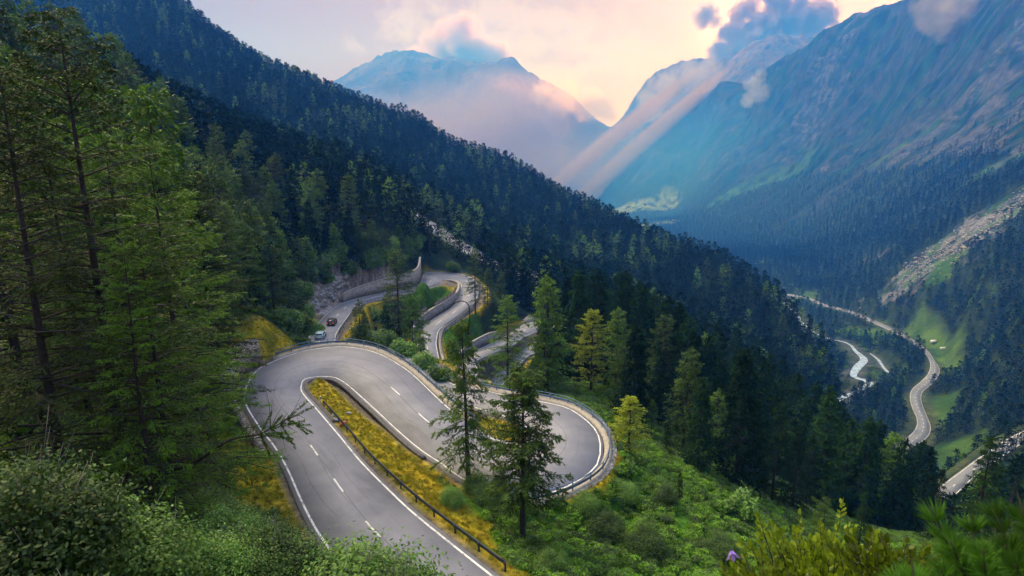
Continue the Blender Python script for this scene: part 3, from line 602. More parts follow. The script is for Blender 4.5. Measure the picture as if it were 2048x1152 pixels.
L.new(c_, bs.inputs['Base Color']); bs.inputs['Roughness'].default_value = 0.95; bs.inputs['Specular IOR Level'].default_value = 0.0
bump(N, L, f1, 0.7, 0.12, bs)
b2 = N.new('ShaderNodeBump'); b2.inputs['Strength'].default_value = 0.5; b2.inputs['Distance'].default_value = 25; L.new(g1, b2.inputs['Height']); L.new(b2.outputs[0], N['Bump'].inputs['Normal'])
M['ground'] = m
j_, i_ = np.meshgrid(np.arange(ND - 1), np.arange(NA - 1), indexing='ij'); b_ = (j_ * NA + i_).ravel()
me = mesh_from('ground', np.stack([X, Y, Z], -1).reshape(-1, 3), np.stack([b_, b_ + 1, b_ + NA + 1, b_ + NA], 1), 4, True, M['ground'])
ca = me.color_attributes.new('cover', 'FLOAT_COLOR', 'POINT'); ca.data.foreach_set('color', np.concatenate([col, ROCKY[..., None]], -1).astype(np.float32).ravel())
tag(link('ground', me), kind='structure')

# ------------------------------------------------------------------ forest
VIS = np.maximum.accumulate(np.where(DG > 3, Z / DG, -9), axis=0)       # highest ground slope seen so far along each bearing
def visible(x, y, z, h, margin=3):
    D = np.hypot(x, y); return (z + h + margin) / D > grid_at(VIS, x * 0.995, y * 0.995)
def scatter(sp, d0, d1, az0=-44, az1=44, seed=1):
    rg = np.random.default_rng(seed); x0, x1 = (d1 * math.sin(R(az0)) if az0 < 0 else 0), (d1 * math.sin(R(az1)) if az1 > 0 else 0)
    gx = np.arange(x0, x1, sp); gy = np.arange(0, d1, sp * 0.87); A, B = np.meshgrid(gx, gy); A = A + (np.arange(len(gy)) % 2)[:, None] * sp / 2
    A = (A + rg.uniform(-0.42, 0.42, A.shape) * sp).ravel(); B = (B + rg.uniform(-0.42, 0.42, B.shape) * sp).ravel()
    D = np.hypot(A, B); a = np.degrees(np.arctan2(A, B)); k = (D > d0) & (D <= d1) & (a > az0) & (a < az1); A = A[k]; B = B[k]
    k = grid_at(m_forest, A, B) > 0.5; return A[k], B[k]
T = []
for sp, d0, d1, sd in ((5.4, 95, 300, 11), (6.6, 300, 900, 12), (8.5, 900, 1700, 13), (12, 1700, 3000, 14), (14, 3000, 4200, 15)):
    x, y = scatter(sp, d0, d1, seed=sd); T.append(np.stack([x, y, ground(x, y)], 1))
T = np.concatenate(T); D_ = np.hypot(T[:, 0], T[:, 1]); azd = np.degrees(np.arctan2(T[:, 0], T[:, 1]))
rgT = np.random.default_rng(21)
hs = (rgT.uniform(0.45, 1.1, len(T)) + 0.22 * fbm(T[:, 0] / 35, T[:, 1] / 35, 3)) * np.interp(D_, [1700, 3000, 4200], [0.95, 0.85, 0.7])
# keep the carriageways, the hollow between the hairpins and the slope below the viewpoint open
rdT = grid_at(np.minimum(RM_ROAD, 99), T[:, 0], T[:, 1]); ok = rdT > 4.5
hull = hp((600,700,60)); 
def inpoly(x, y, P):
    c = np.zeros(len(x), bool); n = len(P)
    for i in range(n):
        x1, y1 = P[i][:2]; x2, y2 = P[(i+1) % n][:2]
        k = ((y1 > y) != (y2 > y)) & (x < (x2 - x1) * (y - y1) / (y2 - y1 + 1e-12) + x1); c ^= k
    return c
open_basin = [PZ(505,760,-30), PZ(620,660,-36), PZ(700,575,-40), PZ(800,548,-41), PZ(905,530,-43), PZ(965,560,-44), PZ(960,600,-46), PZ(1000,625,-54), PZ(1100,635,-56.5), PZ(1150,665,-58), PZ(1110,730,-58), PZ(1060,800,-40), PZ(1230,880,-35), PZ(1180,1020,-35), PZ(900,1300,-27), PZ(400,1100,-26)]
ok &= ~inpoly(T[:, 0], T[:, 1], open_basin); ok &= ~((D_ < 110) & (azd > 5))
ok &= visible(T[:, 0], T[:, 1], T[:, 2], 16, np.where(D_ > 900, 1, 6))
ok &= rgT.random(len(T)) > np.where((D_ > 420) & (D_ < 1400) & (T[:, 0] > 150), 0.12, 0.0)
kU = (azd > 33.5) & (azd < 41) & (D_ < 300)                              # leave the view to the upper road at the right edge
tx_, ty_ = project(T[:, 0], T[:, 1], T[:, 2] + 17 * hs); ok &= ~((tx_ > 1865) & (tx_ < 2160) & (D_ < 300) & (ty_ < 990 - (tx_ - 1900) * 0.60))
T = T[ok]; hs = hs[ok]; D_ = D_[ok]; azd = azd[ok]
nlar = fbm(T[:, 0] / 60, T[:, 1] / 60, 3)
# instanced wood ("stuff") with geometry nodes
def scatter_object(name, P, scl, idx, protos, label_kind='stuff'):
    coll = bpy.data.collections.new(name + '_kinds')
    for i, pr in enumerate(protos):
        me = bpy.data.meshes.new('tmp'); 
        o = bpy.data.objects.new('%02d_%s' % (i, name), joined(pr)); coll.objects.link(o)
    me = bpy.data.meshes.new(name); me.vertices.add(len(P)); me.vertices.foreach_set('co', np.asarray(P, np.float32).ravel())
    for nm, ty, v in (('scl', 'FLOAT', scl), ('idx', 'INT', idx), ('rot', 'FLOAT', np.random.default_rng(5).uniform(0, 6.28, len(P)))):
        a = me.attributes.new(nm, ty, 'POINT'); a.data.foreach_set('value', np.asarray(v, np.float32 if ty == 'FLOAT' else np.int32))
    o = link(name, me); o['kind'] = 'stuff'
    ng = bpy.data.node_groups.new(name, 'GeometryNodeTree'); ng.interface.new_socket('Geometry', in_out='INPUT', socket_type='NodeSocketGeometry'); ng.interface.new_socket('Geometry', in_out='OUTPUT', socket_type='NodeSocketGeometry')
    N = ng.nodes; L = ng.links; gi = N.new('NodeGroupInput'); go = N.new('NodeGroupOutput'); iop = N.new('GeometryNodeInstanceOnPoints')
    ci_ = N.new('GeometryNodeCollectionInfo'); ci_.inputs['Collection'].default_value = coll; ci_.inputs['Separate Children'].default_value = True; ci_.inputs['Reset Children'].default_value = True
    def attr(nm, ty):
        n = N.new('GeometryNodeInputNamedAttribute'); n.data_type = ty; n.inputs['Name'].default_value = nm; return n.outputs[0]
    cx = N.new('ShaderNodeCombineXYZ'); L.new(attr('rot', 'FLOAT'), cx.inputs[2]); L.new(gi.outputs[0], iop.inputs['Points']); L.new(ci_.outputs[0], iop.inputs['Instance'])
    iop.inputs['Pick Instance'].default_value = True; L.new(attr('idx', 'INT'), iop.inputs['Instance Index']); L.new(cx.outputs[0], iop.inputs['Rotation']); L.new(attr('scl', 'FLOAT'), iop.inputs['Scale'])
    L.new(iop.outputs[0], go.inputs[0]); md = o.modifiers.new('scatter', 'NODES'); md.node_group = ng; return o
def joined(pr):
    """one mesh holding crown and trunk of a prototype"""
    V = []; Fl = []; Nn = []; mi = []; off = 0; mats = []
    for k, me in enumerate(pr[:2]):
        v = np.empty(len(me.vertices) * 3, np.float32); me.vertices.foreach_get('co', v); f = np.empty(len(me.loops), np.int32); me.loops.foreach_get('vertex_index', f)
        n = np.empty(len(me.polygons), np.int32); me.polygons.foreach_get('loop_total', n)
        V.append(v.reshape(-1, 3)); Fl.append(f + off); Nn.append(n); mi.append(np.full(len(n), k, np.int32)); off += len(me.vertices); mats.append(me.materials[0])
    me = mesh_from('kind', np.concatenate(V), np.concatenate(Fl), np.concatenate(Nn)); [me.materials.append(q) for q in mats]; me.polygons.foreach_set('material_index', np.concatenate(mi)); return me
app = 18 * hs / D_; order = np.argsort(-app)
inframe = np.abs(azd) < 42
cand = [i for i in order if inframe[i] and D_[i] < 420][:255]
indiv = set(cand); rest = np.array([i for i in range(len(T)) if i not in indiv])
ix = np.where(rgT.random(len(T)) < np.clip(0.12 + 0.5 * nlar, 0, 0.5) * (D_ < 900), 3, rgT.integers(0, 3, len(T)))

scatter_object('forest', T[rest] - np.array([0, 0, 0.3]), hs[rest], ix[rest], [P_['farA0'], P_['farA1'], P_['farA2'], P_['farL']])
for i in cand:
    lar = nlar[i] > (-0.05 if T[i, 0] < 0 else 0.3) or T[i, 0] < -30; s = hs[i]
    if lar: pr = P_['larch%d' % random.randint(0, 2)]; nm = 'larch'
    else: pr = P_['spruce%d' % random.randint(0, 2)]; nm = 'spruce'
    if T[i, 0] < -20 and T[i, 1] > 0: lb, gp = ('feathery green larch in the dense wood on the hillside left of the hairpins', 'larches in the wood left of the hairpins')
    elif T[i, 2] > -75: lb, gp = ('conifer on the wooded slope behind and right of the hairpins', 'conifers behind the hairpins')
    else: lb, gp = ('conifer on the slope falling from the hairpins to the valley floor', 'conifers on the slope down to the valley')
    place(pr, nm, T[i], s, label=lb, cat='tree', group=gp, lift=-0.3)

# ------------------------------------------------------------------ roads, markings, kerbs
def asphalt(name, a, b):
    m, nt, N, L, bs = newmat(name); uv = N.new('ShaderNodeUVMap'); uv.uv_map = 'along'; sp = N.new('ShaderNodeSeparateXYZ'); L.new(uv.outputs[0], sp.inputs[0])
    mp = N.new('ShaderNodeMapping'); mp.inputs['Scale'].default_value = (0.05, 1.6, 1); L.new(uv.outputs[0], mp.inputs[0])
    co = objco(N); f = noise(N, L, 0.22, 6, 0.6, co); g = noise(N, L, 22, 4, 0.8, co); st = noise(N, L, 1.0, 7, 0.7, mp.outputs[0], 0.4)
    c = mixc(N, L, rampn(N, L, f, [(0.35, 0), (0.65, 1)]), a, b)
    c = mixc(N, L, 1.0, c, rampn(N, L, g, [(0.3, 0.72), (0.7, 1.25)]), 'MULTIPLY')
    c = mixc(N, L, 1.0, c, rampn(N, L, st, [(0.30, 0.62), (0.45, 0.96), (0.7, 1.14)]), 'MULTIPLY')
    # seam down the middle and thin curved tyre marks
    def band(center, wid, dark, src=None):
        w_ = N.new('ShaderNodeMath'); w_.operation = 'SUBTRACT'; L.new(src or sp.outputs[1], w_.inputs[0]); w_.inputs[1].default_value = center
        ab = N.new('ShaderNodeMath'); ab.operation = 'ABSOLUTE'; L.new(w_.outputs[0], ab.inputs[0])
        return rampn(N, L, ab.outputs[0], [(0.0, dark), (wid * 0.5, dark), (wid, 1.0)])
    wob = N.new('ShaderNodeMapping'); wob.inputs['Scale'].default_value = (0.035, 0.0, 1); L.new(uv.outputs[0], wob.inputs[0]); wn = noise(N, L, 1.0, 2, 0.5, wob.outputs[0])
    sh = N.new('ShaderNodeMath'); sh.operation = 'MULTIPLY_ADD'; L.new(wn, sh.inputs[0]); sh.inputs[1].default_value = 0.9; L.new(sp.outputs[1], sh.inputs[2])
    patch = rampn(N, L, noise(N, L, 0.07, 2, 0.5, co), [(0.44, 0.0), (0.50, 1.0)])
    for cc, ww, dk, s_ in ((0.51, 0.006, 0.62, None), (0.70, 0.010, 0.80, sh.outputs[0]), (0.93, 0.008, 0.78, sh.outputs[0]), (1.13, 0.010, 0.84, sh.outputs[0]), (1.02, 0.05, 0.93, sh.outputs[0])):
        bnd = band(cc, ww, dk, s_); c2 = mixc(N, L, 1.0, c, bnd, 'MULTIPLY'); c = mixc(N, L, patch if s_ is not None else 1.0, c, c2)
    L.new(c, bs.inputs['Base Color']); bs.inputs['Roughness'].default_value = 0.75; bump(N, L, g, 0.25, 0.01, bs); return m
M['asphalt'] = asphalt('asphalt', (0.195, 0.200, 0.235), (0.260, 0.262, 0.300)); M['asphalt_far'] = asphalt('valley_asphalt', (0.17, 0.185, 0.22), (0.21, 0.225, 0.26))
M['paint'] = simple('road_paint', (0.62, 0.61, 0.58), 0.7, 0, 0.12, 8, hi=(0.85, 0.84, 0.80)); M['concrete'] = simple('concrete', (0.24, 0.225, 0.205), 0.9, 0, 0.3, 1.2, 0.3, 0.03)
M['kerb'] = simple('kerb_concrete', (0.34, 0.31, 0.275), 0.9, 0, 0.2, 2, 0.2, 0.02); M['gutter'] = simple('gutter', (0.11, 0.105, 0.11), 0.85, 0, 0.3, 2)
m_, nt_, N_, L_, bs_ = newmat('worn_paint'); f_ = noise(N_, L_, 1.1, 8, 0.75, objco(N_))
L_.new(mixc(N_, L_, rampn(N_, L_, f_, [(0.38, 0.0), (0.50, 1.0)]), (0.30, 0.29, 0.30), (0.78, 0.77, 0.75)), bs_.inputs['Base Color']); bs_.inputs['Roughness'].default_value = 0.8; M['paint'] = m_
def stonewall(name, a, b, sc_=1.6, mort=(0.10, 0.09, 0.085)):
    m, nt, N, L, bs = newmat(name); co = objco(N); v = N.new('ShaderNodeTexVoronoi'); v.inputs['Scale'].default_value = sc_; mp = N.new('ShaderNodeMapping'); mp.inputs['Scale'].default_value = (1, 1, 1.8); L.new(co, mp.inputs[0]); L.new(mp.outputs[0], v.inputs['Vector'])
    e = N.new('ShaderNodeTexVoronoi'); e.feature = 'DISTANCE_TO_EDGE'; e.inputs['Scale'].default_value = sc_; L.new(mp.outputs[0], e.inputs['Vector'])
    sp = N.new('ShaderNodeSeparateColor'); L.new(v.outputs['Color'], sp.inputs[0]); c = mixc(N, L, sp.outputs[0], a, b)
    c = mixc(N, L, rampn(N, L, e.outputs['Distance'], [(0.02, 0), (0.10, 1)]), mort, c); c = mixc(N, L, 1.0, c, rampn(N, L, noise(N, L, 0.35, 5, 0.7, co), [(0.3, 0.6), (0.7, 1.25)]), 'MULTIPLY')
    L.new(c, bs.inputs['Base Color']); bs.inputs['Roughness'].default_value = 0.9; bump(N, L, e.outputs['Distance'], 0.9, 0.12, bs); return m
M['stone'] = stonewall('wall_stone', (0.20, 0.21, 0.23), (0.38, 0.37, 0.37)); M['gabion'] = stonewall('dry_stone', (0.22, 0.18, 0.14), (0.52, 0.47, 0.40), 2.6, (0.05, 0.04, 0.035))
def ribbon(name, D, a, b, dz, mat, kind='structure', skirt=0.0, uv=True, i0=0, i1=None):
    """strip of road between lateral fractions / metre offsets a..b, given per sample as functions of (L, R)"""
    D = D[i0:i1]; Lp, Rp = D[:, :3], D[:, 3:]; A_ = a(Lp, Rp); B_ = b(Lp, Rp); n = len(D); V = np.concatenate([A_, B_]); V[:, 2] += dz
    Fq = [(q, q+1, n+q+1, n+q) for q in range(n-1)]; Fq = [(n+q, n+q+1, q+1, q) for q in range(n-1)] ; F2 = list(Fq)
    if skirt:
        V = np.concatenate([V, A_ - [0, 0, skirt], B_ - [0, 0, skirt]]); F2 += [(q, q+1, 2*n+q+1, 2*n+q) for q in range(n-1)] + [(n+q+1, n+q, 3*n+q, 3*n+q+1) for q in range(n-1)]
    me = mesh_from(name, V, np.array(F2), 4, False, mat); o = link(name, me)
    if uv:
        C = (A_ + B_) / 2; s = np.concatenate([[0], np.cumsum(np.linalg.norm(np.diff(C, axis=0), axis=1))]); ul = me.uv_layers.new(name='along'); vi = np.empty(len(me.loops), np.int32); me.loops.foreach_get('vertex_index', vi)
        U_ = np.stack([s[vi % n], (vi // n % 2).astype(float)], -1); ul.data.foreach_set('uv', U_.astype(np.float32).ravel())
    if kind: o['kind'] = kind
    return o
def lat(d):      # d metres inside the left edge
    return lambda Lp, Rp: Lp + (Rp - Lp) / np.linalg.norm(Rp - Lp, axis=1)[:, None] * d
def latR(d): return lambda Lp, Rp: Rp + (Lp - Rp) / np.linalg.norm(Rp - Lp, axis=1)[:, None] * d
for nm, mt in (('pass_road', 'asphalt'), ('valley_road', 'asphalt_far'), ('upper_road', 'asphalt_far')):
    D = ROADS[nm]; ribbon(nm, D, lat(-0.3), latR(-0.3), 0.0, M[mt], skirt=0.6)
    wl_ = 0.17 if nm == 'pass_road' else 0.30
    me1 = ribbon('edge_line', D, lat(0.0), lat(wl_), 0.012, M['paint'], uv=False); me2 = ribbon('edge_line', D, latR(wl_), latR(0.0), 0.012, M['paint'], uv=False)
def dashes(nm, skip, dl=3.0, gap=6.0, wd=0.16, ph=0.0):
    D = ROADS[nm]; C = (D[:, :3] + D[:, 3:]) / 2; s = np.concatenate([[0], np.cumsum(np.linalg.norm(np.diff(C, axis=0), axis=1))]); mb = MB(); p = ph
    while p + dl < s[-1]:
        if not any(a < p < b for a, b in skip):
            q = np.linspace(p, p + dl, 5); c = np.stack([np.interp(q, s, C[:, k]) for k in range(3)], 1); t = np.gradient(c, axis=0); t /= np.linalg.norm(t, axis=1)[:, None]; sd = np.stack([-t[:, 1], t[:, 0], 0 * t[:, 0]], 1) * wd / 2
            V = np.concatenate([c + sd, c - sd]) + [0, 0, 0.014]; mb.add(V, [(5 + k, 5 + k + 1, k + 1, k) for k in range(4)])
        p += dl + gap
    o = mb.build('centre_dashes', M['paint']); o['kind'] = 'structure'; return s
def arc_at(nm, p):      # arc length on a road nearest to a ground point
    D = ROADS[nm]; C = (D[:, :3] + D[:, 3:]) / 2; s = np.concatenate([[0], np.cumsum(np.linalg.norm(np.diff(C, axis=0), axis=1))]); return s[np.argmin(np.linalg.norm(C - p, axis=1))], s, C
def S_(px, py, z, nm='pass_road'): return arc_at(nm, PZ(px, py, z))[0]
sk = [(S_(560, 805, -29.6) , S_(745, 745, -30.8)), (S_(860, 850, -31.8), S_(1075, 822, -34.6)), (S_(870, 555, -42.4), S_(925, 560, -43)), (S_(862, 745, -50.4), S_(925, 735, -51.8)), (S_(1060, 655, -55.6), S_(1100, 675, -57))]
dashes('pass_road', sk, ph=(S_(625, 903, -29) - 1.5) % 9.0); dashes('valley_road', [], 3.0, 6.0, 0.32); dashes('upper_road', [], 3.0, 6.0, 0.30)

# ------------------------------------------------------------------ things that run along a road edge
def edge_path(nm, side, s0, s1, off, step=1.0):
    D = ROADS[nm]; E_ = D[:, :3] if side == 'L' else D[:, 3:]; O_ = D[:, 3:] if side == 'L' else D[:, :3]
    _, s, C = arc_at(nm, C0); u = (E_ - O_) / np.linalg.norm(E_ - O_, axis=1)[:, None]; E2 = E_ + u * off
    q = np.linspace(s0, s1, max(3, int(abs(s1 - s0) / step * 1.5) + 1)); P = np.stack([np.interp(q, s, E2[:, k]) for k in range(3)], 1)
    seg = np.concatenate([[0], np.cumsum(np.linalg.norm(np.diff(P, axis=0), axis=1))]); n = max(3, int(seg[-1] / step)); r = np.linspace(0, seg[-1], n); P = np.stack([np.interp(r, seg, P[:, k]) for k in range(3)], 1)
    for _ in range(2): P[1:-1] = (P[:-2] + 2 * P[1:-1] + P[2:]) / 4
    return P
C0 = np.zeros(3)
M['rail'] = simple('painted_steel', (0.09, 0.155, 0.27), 0.45, 0.3, 0.25, 4); M['rail_dark'] = simple('dark_steel', (0.030, 0.042, 0.060), 0.5, 0.3, 0.3, 4); M['rail_grey'] = simple('galvanised', (0.22, 0.24, 0.27), 0.45, 0.5, 0.2, 4)
def guardrail(P, mat, label, top=False, h=0.72, post_step=3, rail_h=0.31, group='guardrails along the road'):
    root = empty('guardrail', P[0]); tag(root, label, 'guardrail', group); O = np.array(root.location); Q = [p - O for p in P]; h_ = rail_h
    prof = [(0.00, h - h_), (0.05, h - h_ * .85), (0.0, h - h_ / 2), (0.05, h - h_ * .15), (0.0, h), (-0.035, h), (0.015, h - h_ * .15), (-0.035, h - h_ / 2), (0.015, h - h_ * .85), (-0.035, h - h_)]
    mb = MB(); mb.sweep(Q, prof); mb.build('rail', mat, root)
    if top: mt = MB(); mt.tube([q + np.array([0, 0, h + 0.36]) for q in Q], 0.045, 6); mt.build('handrail', mat, root)
    pm = MB(); pm.box((0, 0, (h + (0.38 if top else 0.02)) / 2 - 0.25), (0.12, 0.10, h + (0.38 if top else 0.02) + 0.5)); pm.box((0, 0.07, h - h_ / 2), (0.10, 0.12, 0.18)); pme = pm.mesh('post', mat)
    for i in range(0, len(Q), post_step):
        t = Q[min(i + 1, len(Q) - 1)] - Q[max(i - 1, 0)]; link('post', pme, root, Q[i], math.atan2(t[1], t[0]))
    return root
def wall(name, P, top, bot, th, mat, label, cat='wall', side=1, lean=0.0, coping=None, group=None, jag=0.0):
    """wall along P; top/bot height lists interpolated along it, th thickness to the outer side"""
    root = empty(name, P[0]); tag(root, label, cat, group); O = P[0]; n = len(P); q = np.linspace(0, 1, n); tp = np.interp(q, np.linspace(0, 1, len(top)), top); bt = np.interp(q, np.linspace(0, 1, len(bot)), bot)
    if jag: tp = tp + np.random.default_rng(3).uniform(-jag, jag, n)
    mb = MB(); cb = MB()
    def prof(i): return [(0, bt[i]), (side * lean * (tp[i] - bt[i]), tp[i]), (side * (lean * (tp[i] - bt[i]) + th), tp[i]), (side * (th + 0.1), bt[i])]
    mb.sweep([p - O for p in P], prof); mb.build('wall_face', mat, root)
    if coping is not None:
        def pc(i):
            l = side * lean * (tp[i] - bt[i]); return [(l - side * 0.06, tp[i] + 0.003), (l - side * 0.06, tp[i] + 0.16), (l + side * (th + 0.06), tp[i] + 0.16), (l + side * (th + 0.06), tp[i] + 0.003)]
        cb.sweep([p - O for p in P], pc); cb.build('coping', coping, root)
    return root
sA = lambda *a: S_(*a)
# H1: outer kerb, rail, dry stone wall, retaining wall; left arm parapet; inner gutter; inner rail of the left arm
s_h1a = S_(550, 745, -30.1); s_h1b = S_(905, 865, -32.0); s_bot = S_(960, 1180, -26.8)
kerbP = edge_path('pass_road', 'L', S_(560, 735, -30.1), S_(905, 868, -32.1), 0.45, 1.0)
kb = MB(); kb.sweep(kerbP, [(0, -0.3), (0, 0.14), (0.95, 0.14), (0.95, -2.0)]); o = kb.build('kerb', M['kerb']); o['kind'] = 'structure'
guardrail(edge_path('pass_road', 'L', S_(555, 738, -30.1), S_(915, 870, -32.2), 1.15), M['rail'], 'blue steel guardrail with a handrail round the outside of the nearest upper hairpin', True)
wall('dry_stone_wall', edge_path('pass_road', 'L', S_(535, 790, -29.8), S_(557, 740, -30.1), 1.3, 0.8), [2.2, 3.4, 4.2, 4.0, 3.6], [-0.5], 0.9, M['gabion'], 'tall dry stone wall at the left of the nearest hairpin, beside the end of its railing', lean=0.12, jag=0.12)
wall('stone_parapet', edge_path('pass_road', 'L', S_(610, 890, -29.1), S_(540, 800, -29.7), 0.95, 0.9), [0.5, 0.9, 0.6, 1.0, 0.5, 0.9], [-0.4], 0.7, M['gabion'], 'low broken stone parapet along the left edge of the near road', jag=0.25)
wall('retaining_wall', edge_path('pass_road', 'L', S_(600, 720, -30.2), S_(905, 868, -32.1), 1.42), [0.1], [-3.5], 0.6, M['stone'], 'stone retaining wall under the outer rail of the nearest upper hairpin')
guardrail(edge_path('pass_road', 'R', s_bot, S_(590, 830, -29.6), 0.95), M['rail_dark'], 'dark steel guardrail between the near road and the yellow grass island')
gutP = edge_path('pass_road', 'R', S_(595, 860, -29.4), S_(900, 880, -32.2), 0.3, 0.8); gb = MB(); gb.sweep(gutP, [(0, -0.02), (0, -0.3), (-0.5, -0.3), (-0.5, 0.10), (-0.38, 0.10), (-0.34, 0.012)]); o = gb.build('gutter', M['gutter']); o['kind'] = 'structure'
kerb2 = edge_path('pass_road', 'R', S_(985, 950, -32.8), S_(950, 795, -35.4), 0.45, 1.0); kb = MB(); kb.sweep(kerb2, [(0, -0.3), (0, 0.14), (-0.9, 0.14), (-0.9, -2.0)]); o = kb.build('kerb', M['kerb']); o['kind'] = 'structure'
guardrail(edge_path('pass_road', 'R', S_(1000, 945, -32.8), S_(905, 785, -35.7), 1.1), M['rail'], 'blue steel guardrail with a handrail curving round the right hand hairpin', True)
wall('retaining_wall', edge_path('pass_road', 'R', S_(1000, 945, -32.8), S_(980, 805, -35.2), 1.36), [0.1], [-2.6, -3.2, -3.0, -2.5], 0.6, M['stone'], 'stone retaining wall carrying the outside of the right hand hairpin', side=-1)
# car road, H3
guardrail(edge_path('pass_road', 'R', S_(650, 690, -37.3), S_(866, 563, -42.2), 0.85), M['rail_grey'], 'grey guardrail beside the road with the black car', post_step=2)
wall('concrete_wall', edge_path('pass_road', 'L', S_(700, 610, -39.3), S_(852, 563, -42.0), 1.0, 1.0), [2.0, 3.0, 3.8, 4.6, 5.0, 5.6, 7.4], [-0.5], 0.5, M['concrete'], 'long concrete wall rising to a tall pointed end above the far bend', coping=M['kerb'])
wall('retaining_wall', edge_path('pass_road', 'R', S_(760, 590, -40.3), S_(868, 563, -42.2), 1.2), [0.05], [-2.2, -3.0, -2.2], 0.5, M['stone'], 'grey stone wall under the railing above the small green slope', side=-1)
guardrail(edge_path('pass_road', 'L', S_(864, 556, -42.4), S_(935, 580, -43.6), 1.2), M['rail'], 'far blue guardrail round the top of the uppermost far bend')
kp = edge_path('pass_road', 'R', S_(893, 552, -42.7), S_(905, 610, -44.9), 0.45, 0.8); kb = MB(); kb.sweep(kp, [(0, -0.2), (0, 0.12), (-0.5, 0.12), (-0.5, -0.5)]); o = kb.build('kerb', M['kerb']); o['kind'] = 'structure'
wall('retaining_wall', edge_path('pass_road', 'R', S_(935, 572, -43.4), S_(852, 690, -48.6), 0.9, 1.2), [0.4, 1.6, 2.2, 2.5, 2.6, 2.2, 0.8], [-0.4], 0.6, M['stone'], 'grey stone wall along the left of the S bend below the wooden fences', side=-1, lean=0.1, coping=M['kerb'])
wall('retaining_wall', edge_path('pass_road', 'L', S_(930, 605, -44.7), S_(858, 715, -49.3), 0.9, 1.2), [0.25], [-1.5, -3.5, -3.5, -3.0, -1.5], 0.5, M['stone'], 'grey stone wall under the railing on the right of the S bend', coping=M['kerb'])
guardrail(edge_path('pass_road', 'L', S_(940, 590, -44.1), S_(860, 705, -49), 1.15), M['rail_grey'], 'low grey guardrail on the right of the S bend', post_step=2)
# lower loop
wall('retaining_wall', edge_path('pass_road', 'L', S_(930, 722, -52.1), S_(1015, 685, -54.4), 0.8, 1.2), [0.8, 2.0, 2.6, 2.8, 2.0], [-0.4], 0.5, M['stone'], 'grey stone wall behind the lower loop, partly hidden by larches', lean=0.1, coping=M['kerb'])
guardrail(edge_path('pass_road', 'R', S_(940, 735, -51.9), S_(1020, 688, -54.3), 0.8), M['rail_grey'], 'low grey guardrail on the near side of the lower loop', post_step=2)
guardrail(edge_path('pass_road', 'L', S_(1065, 655, -55.8), S_(1105, 690, -57.5), 1.0), M['rail'], 'blue guardrail round the lowest bend behind the dark spruces', True)
guardrail(edge_path('valley_road', 'L', S_(1790, 895, -204, 'valley_road'), S_(1845, 840, -205.7, 'valley_road'), 0.9, 2.0), M['rail_dark'], 'dark guardrail on the left of the winding valley road', post_step=2, group='guardrails in the valley')
guardrail(edge_path('upper_road', 'L', S_(1900, 975, -143, 'upper_road'), S_(2150, 823, -131, 'upper_road'), 0.9, 2.0), M['rail_dark'], 'dark guardrail on the far side of the road at the right edge', post_step=2, group='guardrails in the valley')
# wooden fences on the terrace
M['plank'] = simple('weathered_planks', (0.20, 0.16, 0.15), 0.9, 0, 0.4, 3)
def fence(P, h, label):
    root = empty('wooden_fence', P[0]); tag(root, label, 'fence', 'wooden fences above the S bend'); O = P[0]
    b = MB(); Q = [p - O for p in P]
    for k in range(7): b.sweep(Q, [(0, h * k / 7 + 0.03), (0, h * (k + 1) / 7 - 0.03), (0.06, h * (k + 1) / 7 - 0.03), (0.06, h * k / 7 + 0.03)])
    b.build('boards', M['plank'], root)
    pm = MB(); pm.box((0, 0, h / 2 - 0.2), (0.22, 0.22, h + 0.7)); me_ = pm.mesh('post', M['bark'])
    for i in range(0, len(P), 2): link('post', me_, root, Q[i] - np.array([0, 0, 0]))
fence(edge_path('pass_road', 'R', S_(918, 610, -44.9), S_(888, 640, -45.9), 2.2, 1.1) + [0, 0, 1.8], 2.0, 'brown plank fence on the terrace wall, the upper of the two')
fence(edge_path('pass_road', 'R', S_(879, 648, -46.4), S_(855, 668, -47.6), 2.4, 1.1) + [0, 0, 1.6], 2.2, 'grey plank fence on the terrace wall, lower and left of the brown one')
# concrete struts carrying the road edge
for a, b, lb in ((PZ(692, 652, -39.6), PZ(697, 682, -43.0), 'slanting concrete strut under the road edge, the longer left one'), (PZ(704, 642, -40), PZ(711, 668, -43.0), 'thin concrete strut under the road edge, the right one')):
    mb = MB(); mb.tube([(0, 0, 0), b - a], 0.28, 4); mb.box((0, 0, 0.1), (0.9, 0.9, 0.35)); tag(mb.build('support_strut', M['kerb'], loc=a), lb, 'strut')

# ------------------------------------------------------------------ small things
M['white'] = simple('white_plastic', (0.75, 0.75, 0.74), 0.5, 0, 0.05); M['black'] = simple('black_rubber', (0.015, 0.015, 0.016), 0.7, 0, 0.1)
pz_ = edge_path('pass_road', 'R', S_(590, 815, -29.6), S_(590, 805, -29.6), 0.9)[0]; root = empty('delineator_post', pz_); tag(root, 'white and black marker post at the tip of the yellow island', 'road marker')
mb = MB(); mb.box((0, 0, 0.4), (0.13, 0.10, 1.0)); mb.build('post', M['white'], root); mb = MB(); mb.box((0, 0, 0.72), (0.14, 0.11, 0.24)); mb.build('band', M['black'], root); mb = MB(); mb.box((0, -0.003, 0.72), (0.06, 0.12, 0.14)); mb.build('reflector', M['rail_grey'], root)
M['rock'] = simple('pale_rock', (0.24, 0.235, 0.235), 0.9, 0, 0.4, 2, 0.6, 0.06); M['redblock'] = simple('red_brick', (0.38, 0.11, 0.04), 0.85, 0, 0.3, 5)
